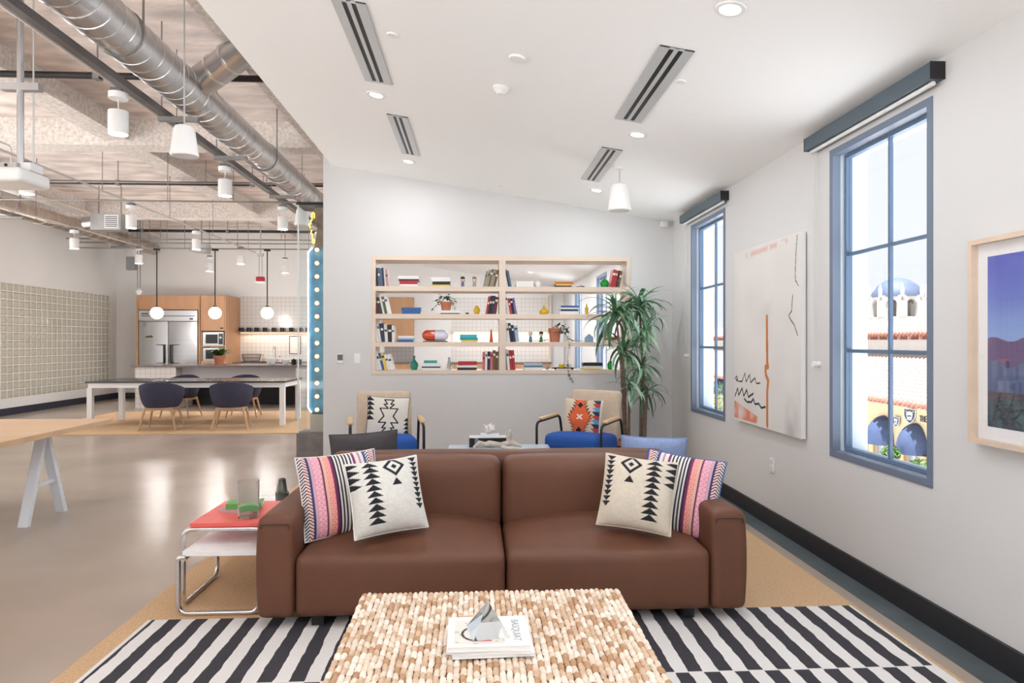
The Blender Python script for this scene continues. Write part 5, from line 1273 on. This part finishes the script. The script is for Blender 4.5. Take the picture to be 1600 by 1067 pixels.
def bushy(parent, c, rad, n_, seed, size=.03):
    rn_ = random.Random(seed)
    for k in range(n_):
        a = rn_.uniform(0, 6.28); e = rn_.uniform(-.4, 1.4); d = Vector((math.cos(a) * math.cos(e), math.sin(a) * math.cos(e), math.sin(e))); p_ = Vector(c) + Vector((d.x * rad[0], d.y * rad[1], d.z * rad[2])) * rn_.uniform(.3, 1)
        b = B(); s_ = size * rn_.uniform(.7, 1.2); vs = [b.verts.new(q) for q in ((0, 0, 0), (.5 * s_, .45 * s_, .08 * s_), (1.3 * s_, 0, -.1 * s_), (.5 * s_, -.45 * s_, .08 * s_))]; b.faces.new(vs)
        ob('leaf', b, m_ivy, parent, loc=p_, rot=(rn_.uniform(-.7, .7), rn_.uniform(-.6, .9), a + rn_.uniform(-.6, .6)))
t = th('potted_ivy', 'bushy ivy in a terracotta pot standing on books, second shelf', 'plant', (sx(697), YM, zst + .0008))
pot(t, .068, .10); bushy(t, (-.03, 0, .11), (.14, .09, .075), 75, 1); vine(t, [(-.07, -.02, .1), (-.13, -.04, .04), (-.16, -.04, .008)], 8, m_ivy, 2); vine(t, [(.07, -.02, .1), (.1, -.03, .04), (.11, -.04, .008)], 7, m_ivy, 3)
t = th('trailing_ivy', 'trailing ivy in a terracotta pot on the third shelf, vine hanging down', 'plant', (sx(867), YM, zs[2] + .0008))
pot(t, .075, .16); bushy(t, (.06, 0, .13), (.12, .09, .09), 80, 5); vine(t, [(.08, -.03, .14), (.14, -.06, .06), (.15, -.13, -.02), (.13, -.135, -.2), (.14, -.14, -.38), (.2, -.14, -.46)], 34, m_ivy, 6)
vine(t, [(-.08, -.05, .03), (-.16, -.06, .015), (-.3, -.06, .012)], 10, m_ivy, 7); vine(t, [(.12, -.03, .06), (.2, -.05, .02), (.32, -.05, .012)], 10, m_ivy, 8)

# ------------------------------------------------------------------ small fittings on the walls
p = PY(532, 560, YB); t = th('thermostat', 'small black and white thermostat on the bookshelf wall', 'thermostat', (p.x, YB, p.z))
b = B(); sb(b, (.075, .02, .11), .006, (0, -.01, 0), seg=2); ob('case', b, m_white, t)
b = B(); bx(b, -.03, .03, -.022, -.0195, -.02, .045); ob('display', b, M('thermo_dark', (96, 98, 102), .4), t)
p = PY(558.5, 560, YB); t = th('light_switch', 'white light switch plate on the bookshelf wall', 'switch', (p.x, YB, p.z))
b = B(); sb(b, (.07, .008, .115), .003, (0, -.004, 0), seg=2); ob('plate', b, m_white, t)
b = B(); bx(b, -.015, .015, -.011, -.008, -.03, .03); ob('rocker', b, m_white, t)
p = PX(1207, 727, WX); t = th('wall_socket', 'white wall socket below the abstract canvas', 'socket', (WX, p.y, p.z))
b = B(); sb(b, (.008, .07, .115), .003, (-.004, 0, 0), seg=2); pl_ = ob('plate', b, m_white, t)
for z in (-.028, .028):
    b = B(); bx(b, -.0105, -.008, -.018, .018, z - .016, z + .016); ob('outlet', b, M('outlet_grey', (212, 212, 212), .5), t)
m_val = M('valance_slate', (78, 92, 102), .45)
for (ya_, yb_, yc, lab) in ((wins[2][0] - .10, wins[2][1] + .21, wins[2][1] + .10, 'dark slate roller blind box above the window beside the framed print'), (wins[3][0] - .10, wins[3][1] + .17, wins[3][1] + .06, 'dark slate roller blind box above the window beside the plant')):
    t = th('blind_box', lab, 'blind', (WX, ya_, 2.69)); L = yb_ - ya_
    b = B(); bx(b, -.075, 0, .004, L - .004, 0, .082); ob('fascia', b, m_val, t)
    for q in (0, L - .004):
        b = B(); bx(b, -.077, 0, q, q + .004, -.002, .084); ob('end_cap', b, m_black, t)
    b = B(); cy(b, (-.04, .03, -.012), (-.04, L - .03, -.012), .012, n=10); ob('roller', b, m_white, t)
    b = B(); tb(b, [(-.03, yc - ya_ + .03, 0), (-.03, yc - ya_ + .03, -1.4), (-.03, yc - ya_ + .05, -1.43), (-.03, yc - ya_ + .07, -1.4), (-.03, yc - ya_ + .07, 0)], .0022, 5); ch_o = ob('pull_chain', b, M('chain_white', (216, 216, 216), .5), t)
    b = B(); cy(b, (-.045, yc - ya_ + .05, -1.42), (0, yc - ya_ + .05, -1.42), .02, n=12); ob('chain_clip', b, m_white, ch_o)
p = PY(1040, 349, 7.7); t = th('corner_sensor', 'small white sensor in the ceiling corner above the plant', 'sensor', (p.x, YB, p.z - .0))
b = B(); sb(b, (.09, .06, .07), .015, (0, -.03, 0), seg=2); ob('sensor_body', b, m_white, t)
b = B(); bmesh.ops.create_uvsphere(b, u_segments=12, v_segments=8, radius=.025); ob('lens', b, m_white, t, loc=(-.0, -.06, -.01))

# ------------------------------------------------------------------ pictures on the right wall
ROTX = (0, 0, R(-90))       # local -Y faces -X
ya_, yb_ = PX(1252, 500, WX - .04).y, PX(1148, 500, WX - .04).y
za, zb2 = PX(1252, 686, WX - .04).z, PX(1252, 361, WX - .04).z
AW, AH = yb_ - ya_, zb2 - za
CV = th('abstract_canvas', 'tall pale abstract canvas with one orange vertical stroke', 'painting', (WX - .002, (ya_ + yb_) / 2, za))
b = B(); bx(b, -.04, -.006, -AW / 2, AW / 2, 0, AH); ob('canvas_panel', b, M('canvas_edge', (230, 230, 228), .8), CV)
b = B(); bx(b, -.006, 0, -AW / 2 + .03, AW / 2 - .03, .03, AH - .03); ob('stretcher', b, m_ash, CV)
def canvas_fn(u, v):   # u: 0 at the far edge, 1 at the near edge
    img = arr((226, 222, 219), u); n1 = hashn(u, v, 7, 1)[..., None]; img *= (1 + .03 * (n1 - .5))
    def blend(mask, c): img[:] = img * (1 - mask[..., None]) + np.array(c, float) * mask[..., None]
    blend(np.clip(1 - polyd(u, v, [(.22, .965), (.82, .975)], .9, 1) / .022, 0, 1) * .5 * (hashn(u, v, 30, 2) > .25), (212, 150, 140))
    blend(np.clip((.12 - np.hypot((u - .88) * 1.2, (v - .05) * .7)) / .12, 0, 1) * .55 * hashn(u, v, 9, 4), (96, 92, 100))
    blend(np.clip((.10 - np.hypot((u - .55) * .8, (v - .6) * .5)) / .1, 0, 1) * .25 * hashn(u, v, 14, 8), (150, 150, 160))
    o1 = polyd(u, v, [(.545, .60), (.55, .36), (.56, .335)]) < .016; o2 = polyd(u, v, [(.56, .335), (.525, .33), (.53, .29), (.565, .26), (.55, .2), (.55, .02)]) < .015
    blend((o1 | o2).astype(float), (202, 128, 70)); blend((polyd(u, v, [(.545, .58), (.55, .36)]) < .006).astype(float) * .4, (170, 96, 50))
    blend(((u < .40) & (u > .0) & (v < .115 - .16 * u) & (v > .012)) * np.clip(hashn(u, v, 20, 6) * 1.6, 0, 1) * .9, (224, 128, 100))
    ink = (44, 44, 48)
    blend((polyd(u, v, [(.01, .245), (.04, .262), (.06, .25), (.03, .238), (.08, .232), (.14, .235), (.19, .285), (.21, .235), (.27, .28), (.29, .235), (.36, .265), (.38, .235), (.44, .24)]) < .0042).astype(float), ink)
    blend((polyd(u, v, [(.01, .14), (.06, .19), (.08, .15), (.14, .195), (.17, .15), (.22, .19), (.25, .15), (.33, .175)]) < .006).astype(float), ink)
    blend((polyd(u, v, [(.18, .135), (.23, .12), (.30, .125), (.33, .145), (.36, .118), (.42, .125), (.46, .105), (.52, .115)]) < .006).astype(float), ink)
    blend((polyd(u, v, [(.955, .985), (.94, .9), (.93, .8), (.935, .77), (.97, .74)]) < .0036).astype(float), ink)
    blend((polyd(u, v, [(.9, .70), (.885, .62), (.85, .6), (.87, .58), (.92, .55), (.96, .50)]) < .0036).astype(float), ink)
    return np.clip(img, 0, 255)
print_mesh('painted_face', AW - .002, AH - .002, 260, 300, lambda u, v: canvas_fn(u, v), m_print, CV, (-.0406, 0, AH / 2), ROTX)
yf1 = PX(1512, 500, WX - .05).y; zf1, zf0 = PX(1512, 377, WX - .05).z, PX(1512, 690, WX - .05).z; FWd = .98; FHt = zf1 - zf0
FR = th('framed_photograph', 'framed photograph of dusk hills with a row of lights', 'picture', (WX, yf1 - FWd / 2, zf0))
b = B()
for q in ((-FWd / 2, FWd / 2, 0, .022), (-FWd / 2, FWd / 2, FHt - .022, FHt), (-FWd / 2, -FWd / 2 + .022, .022, FHt - .022), (FWd / 2 - .022, FWd / 2, .022, FHt - .022)): bx(b, -.05, 0, *q)
ob('frame_border', b, M('frame_blond', (218, 196, 176), .5, ns=8, na=.06), FR)
b = B(); bx(b, -.018, -.004, -FWd / 2 + .022, FWd / 2 - .022, .022, FHt - .022); ob('mat_board', b, M('mat_white', (238, 236, 236), .8), FR)
def photo_fn(u, v):
    def mixc(a, c, t): return np.array(a, float) * (1 - t[..., None]) + np.array(c, float) * t[..., None]
    img = mixc((136, 164, 214), (88, 96, 188), np.clip((v - .5) * 2 + .3 * (hashn(u, v, 5, 3) - .5), 0, 1))
    hill = .50 + .02 * np.sin(u * 9) + .02 * np.sin(u * 23 + 1)
    h_ = mixc((104, 84, 124), (206, 106, 100), np.clip((hashn(u, v * 2, 9, 6) - .55) * 3, 0, 1)); m_ = v < hill; img[m_] = h_[m_]
    c_ = mixc((70, 84, 120), (116, 124, 156), hashn(u, v * .25, 50, 9)); m_ = v < .37 + .02 * np.sin(u * 30); img[m_] = c_[m_]
    g_ = mixc((54, 58, 72), (72, 116, 116), hashn(u, v * .3, 36, 2)); m_ = v < .17; img[m_] = g_[m_]
    img[(v < .21) & (v > .17)] = (86, 74, 84)
    for uc in (.09, .18): img[(polyd(u, v, [(uc - .05, .04), (uc, .2), (uc - .03, .1), (uc + .06, .12), (uc, .06), (uc + .05, .03)]) < .006)] = (34, 42, 48)
    img[(np.abs(u - .14) < .012) & (np.abs(v - .37) < .02)] = (54, 64, 104)
    img[np.abs(u - .285) < .03] = img[np.abs(u - .285) < .03] * .6
    for k in range(13):
        d_ = np.hypot((u - .275 + .0008 * k) * FWd, (v - (.17 + k * .066)) * FHt); img[d_ < .010] = (255, 214, 190)
    return np.clip(img, 0, 255)
PWd, PHt = FWd - .16, FHt - .16
print_mesh('photo_print', PWd, PHt, 170, 200, photo_fn, M_attr('photo_paper', .35), FR, (-.0186, 0, FHt / 2), ROTX)
b = B(); bx(b, -.04, -.038, -FWd / 2 + .022, FWd / 2 - .022, .022, FHt - .022); ob('glazing', b, M_pane('picture_glass', (1, 1, 1), .04), FR)

# ------------------------------------------------------------------ outdoors: the building across the street
GZ = -6.5
b = B(); bx(b, -120, 160, -120, 200, GZ - .2, GZ); st('ground', b, M('street_paving', (232, 230, 226), .9, ns=.4, na=.1))
m_st = M('cream_stucco', (198, 176, 142), .9, ns=1.5, na=.05); m_st2 = M('white_stucco', (186, 180, 174), .9, ns=1.5, na=.04); m_rt = M('clay_tile', (150, 100, 86), .8, ns=6, na=.2); m_rtw = M('pale_tile', (156, 138, 128), .85, ns=5, na=.16)
BD = th('mission_building', 'cream mission-style building with clay tile roofs and a domed tower', 'building', (0, 0, GZ)); q = -GZ
def bq(nm, mt, *a, **k):
    b = B(); bx(b, a[0], a[1], a[2], a[3], a[4] + q, a[5] + q); return ob(nm, b, mt, BD, **k)
bq('lower_wall', m_st, 26, 40, 22, 95, GZ, -2.2)
bq('upper_wall', m_st2, 30.3, 42, 22, 95, -2.2, 1.95)
def tiled_roof(x0_, z0_, x1_, z1_, y0_, y1_, pitch, mt):
    b = B(); n_ = int((y1_ - y0_) / pitch); N_ = 5; nx = 14; rows_ = []
    for i in range(nx + 1):
        for e in ((0, 1) if 0 < i < nx else ((1,) if i == 0 else (0,))):
            f = i / nx; lift = .05 if e else 0.0; r_ = []
            for k in range(n_ * 4 + 1):
                h_ = (0, .07, .10, .07)[k % 4]; r_.append(b.verts.new((x0_ + (x1_ - x0_) * f, y0_ + pitch * k / 4, z0_ + (z1_ - z0_) * f + h_ + lift + q)))
            rows_.append(r_)
    for A, C in zip(rows_, rows_[1:]):
        for k in range(len(A) - 1): b.faces.new((A[k], A[k + 1], C[k + 1], C[k]))
    return ob('tiled_roof', b, mt, BD, smooth=50, kind='stuff')
tiled_roof(25.2, -2.32, 30.3, .55, 22, 95, .42, m_rtw); tiled_roof(29.6, 1.85, 33.6, 3.2, 22, 95, .42, m_rtw)
for (x, z) in ((25.2, -2.29), (29.6, 1.9)):
    b = B()
    for k in range(168): cy(b, (x - .12, 22 + k * .42 + .2, z + q), (x + .3, 22 + k * .42 + .2, z + .1 + q), .15, n=8)
    ob('eave_tiles', b, m_rt, BD, kind='stuff')
for k in range(60):
    b = B(); bx(b, 29.75, 30.3, 22.5 + k * 1.2, 22.75 + k * 1.2, 1.55 + q, 1.8 + q); ob('corbel', b, m_rt, BD)
bq('upper_parapet', m_st2, 33.4, 42, 22, 95, 1.95, 3.25)
twp = PX(1402, 480, 36.5)
tw = Vector((37.5, PX(1402, 480, 37.5).y, 3.2))
b = B(); oct_ = [(tw.x + 2.15 * math.cos(R(22.5 + 45 * k)), tw.y + 2.15 * math.sin(R(22.5 + 45 * k))) for k in range(8)]
pr(b, oct_, 'z', 3.2 + q, 3.6 + q); ob('tower_base', b, m_st2, BD)
for k in range(8):
    a = R(22.5 + 45 * k); b = B(); cx_, cy_ = tw.x + 2.0 * math.cos(a), tw.y + 2.0 * math.sin(a); bx(b, cx_ - .3, cx_ + .3, cy_ - .3, cy_ + .3, 3.6 + q, 5.0 + q); ob('tower_pier', b, m_st2, BD)
    a2 = R(45 * k); d_ = Vector((math.cos(a2), math.sin(a2), 0)); s2 = Vector((-d_.y, d_.x, 0)); c_ = Vector((tw.x, tw.y, 0)) + d_ * 1.88
    b = B(); pts = [(-.8, 5.0), (-.42, 4.75)] + [(-.42 * math.cos(R(g)), 4.75 + .36 * math.sin(R(g))) for g in range(20, 180, 20)] + [(.42, 4.75), (.8, 5.0), (.8, 5.45), (-.8, 5.45)]
    f1 = [b.verts.new(c_ + s2 * x_ + d_ * .15 + Vector((0, 0, z_ + q))) for x_, z_ in pts]; f2 = [b.verts.new(c_ + s2 * x_ - d_ * .15 + Vector((0, 0, z_ + q))) for x_, z_ in pts]
    b.faces.new(f1); b.faces.new(f2)
    for i in range(len(pts)): b.faces.new((f1[i], f1[(i + 1) % len(pts)], f2[(i + 1) % len(pts)], f2[i]))
    ob('tower_arch', b, m_st2, BD)
    b = B(); lt(b, [(.16, 5.3), (.16, 6.0), (0, 6.5)], (tw.x + 2.25 * math.cos(a), tw.y + 2.25 * math.sin(a), q), n=8); ob('pinnacle', b, m_st2, BD)
b = B(); lt(b, [(2.1, 5.35), (2.1, 5.5), (1.95, 5.9), (1.6, 6.4), (1.0, 6.85), (.4, 7.05), (0, 7.1)], (tw.x, tw.y, q), n=32); ob('dome', b, M('dome_grey', (84, 94, 116), .6), BD)
for k in range(3):
    yy = tw.y - 5.2 - 1.2 * k; b = B(); lt(b, [(.15, 3.2), (.15, 3.9), (.05, 4.2), (0, 4.9)], (37, yy, q), n=8); ob('finial', b, m_st2, BD)
m_awn = M('awning_blue', (66, 78, 108), .85, ns=3, na=.1)
def awning(px, py_top, wid, hgt):
    p = PX(px, py_top, 26.0); b = B(); rows_ = []
    for i in range(9):
        th_ = math.pi / 2 * i / 8; z_ = p.z - hgt * (1 - math.cos(th_)) * 1.0 if False else p.z - hgt + hgt * math.cos(th_); r_ = math.sin(th_); row_ = []
        for k in range(17):
            a = math.pi * k / 16; row_.append(b.verts.new((26 - 1.1 * r_ * math.sin(a), p.y + wid / 2 * r_ * math.cos(a), z_ + q)))
        rows_.append(row_)
    lo = [b.verts.new(v_.co - Vector((0, 0, .3))) for v_ in rows_[-1]]; rows_.append(lo)
    for A, C in zip(rows_, rows_[1:]):
        for k in range(16):
            try: b.faces.new((A[k], A[k + 1], C[k + 1], C[k]))
            except ValueError: pass
    bmesh.ops.remove_doubles(b, verts=b.verts[:], dist=.001)
    ob('awning', b, m_awn, BD, smooth=60)
    b = B(); bx(b, 25.97, 26.02, p.y - wid * .36, p.y + wid * .36, GZ + q, p.z - hgt + q); dr = ob('shopfront', b, M('shop_glass', (150, 160, 170), .2), BD)
    for s in (-1, 0, 1):
        b = B(); bx(b, 25.9, 26.0, p.y + s * wid * .36 - .06, p.y + s * wid * .36 + .06, GZ + q, p.z - hgt + q); ob('door_frame', b, m_st, BD)
    for s in (-1, 1):
        b = B(); bx(b, 25.7, 26.0, p.y + s * wid * .5 - .22, p.y + s * wid * .5 + .22, GZ + q, p.z - hgt - .3 + q); ob('pillar', b, M('pillar_peach', (206, 168, 128), .85), BD)
awning(1382, 649, 2.0, 1.5); awning(1432, 661, 2.0, 1.5)
awning(1340, 640, 2.0, 1.4); awning(1490, 674, 2.0, 1.5); awning(1128, 590, 2.0, 1.4)
m_sil = M('sign_silver', (206, 208, 214), .5); m_sbk = M('sign_black', (58, 60, 68), .6)
def shield(lab, px, py, X, wid, hgt, rz):
    p = PX(px, py, X); t = th('shield_sign', lab, 'sign', p, rot=(0, 0, R(-90) + rz)); hw3 = wid / 2; hh3 = hgt / 2
    def poly(s_): return [(-hw3 * s_, hh3 * s_), (-hw3 * .5 * s_, hh3 * .9 * s_), (0, hh3 * s_), (hw3 * .5 * s_, hh3 * .9 * s_), (hw3 * s_, hh3 * s_), (hw3 * .95 * s_, 0), (hw3 * .65 * s_, -hh3 * .55 * s_), (0, -hh3 * s_), (-hw3 * .65 * s_, -hh3 * .55 * s_), (-hw3 * .95 * s_, 0)]
    b = B(); pr(b, poly(1), 'y', -.05, .0); ob('shield_rim', b, m_sil, t)
    b = B(); pr(b, poly(.9), 'y', -.06, -.05); ob('shield_field', b, m_sbk, t)
    b = B(); pr(b, [(-.26 * wid, .12 * hgt), (-.2 * wid, .26 * hgt), (0, .31 * hgt), (.2 * wid, .26 * hgt), (.26 * wid, .12 * hgt), (.2 * wid, -.1 * hgt), (.1 * wid, -.26 * hgt), (-.1 * wid, -.26 * hgt), (-.2 * wid, -.1 * hgt)], 'y', -.07, -.06); ob('helmet', b, m_sil, t)
    b = B(); pr(b, [(-.17 * wid, .06 * hgt), (.17 * wid, .06 * hgt), (.14 * wid, -.06 * hgt), (.02 * wid, -.02 * hgt), (-.14 * wid, -.08 * hgt)], 'y', -.08, -.07); bx(b, -.08 * wid, .08 * wid, -.08, -.07, -.19 * hgt, -.15 * hgt); ob('face_shade', b, m_sbk, t)
    for s in (-1, 1):
        b = B(); d_ = Vector((s * .8, 0, .6)); tb(b, [Vector((-s * .34 * wid, -.055, -.34 * hgt)), Vector((s * .36 * wid, -.055, .36 * hgt))], .02 * wid, 5); ob('sword', b, m_sil, t)
    b = B(); bx(b, -.03, .03, 0, .09, -.03, .03); ob('bracket', b, m_black, t)
shield('small shield sign with a helmeted face between the awnings', 1401, 659, 25.9, .62, .66, R(0))
shield('large shield sign with a helmeted face beside the lettering', 1422, 650, 25.85, .78, .92, R(20))
p = PX(1442, 655, 25.97)
t = th('wall_lettering', 'dark capital letters on the cream wall beside the large shield', 'lettering', p); text('THE', .50, m_sbk, t, (0, 0, 0), (R(90), 0, R(-90)), extrude=.02).scale = (.66, 1, 1)
# street trees
m_fol = M('street_foliage', (84, 112, 62), .8, ns=3, na=.3)
for i, (px, X, h_, r_, lab) in enumerate(((1448, 19, 2.9, 1.0, 'round light green street tree below the big window'), (1392, 24.2, 1.9, .5, 'small green shrub between the shopfront pillars'), (1128, 22, 3.6, 1.8, 'bushy street tree seen through the window by the plant'))):
    y_ = PX(px, 700, X).y; t = th('street_tree', lab, 'tree', (X, y_, GZ)); rn = random.Random(i)
    b = B(); cy(b, (0, 0, 0), (0, 0, h_ * .6), .12 if h_ > 2 else .05, .05, 8); ob('trunk', b, m_trunk, t)
    b = B()
    for k in range(900):
        a = rn.uniform(0, 6.28); e = math.asin(rn.uniform(-.7, 1)); rr_ = r_ * rn.uniform(.55, 1) ** .5; c_ = Vector((rr_ * math.cos(a) * math.cos(e), rr_ * math.sin(a) * math.cos(e), h_ * .72 + rr_ * math.sin(e) * .9)); s_ = .10
        d1 = Vector((rn.gauss(0, 1), rn.gauss(0, 1), rn.gauss(0, 1))).normalized() * s_; d2 = d1.cross(Vector((rn.gauss(0, 1), rn.gauss(0, 1), rn.gauss(0, 1)))).normalized() * s_ * .6
        b.faces.new([b.verts.new(c_ + v_) for v_ in (-d1, d2, d1, -d2)])
    ob('foliage', b, m_fol, t, kind='stuff')
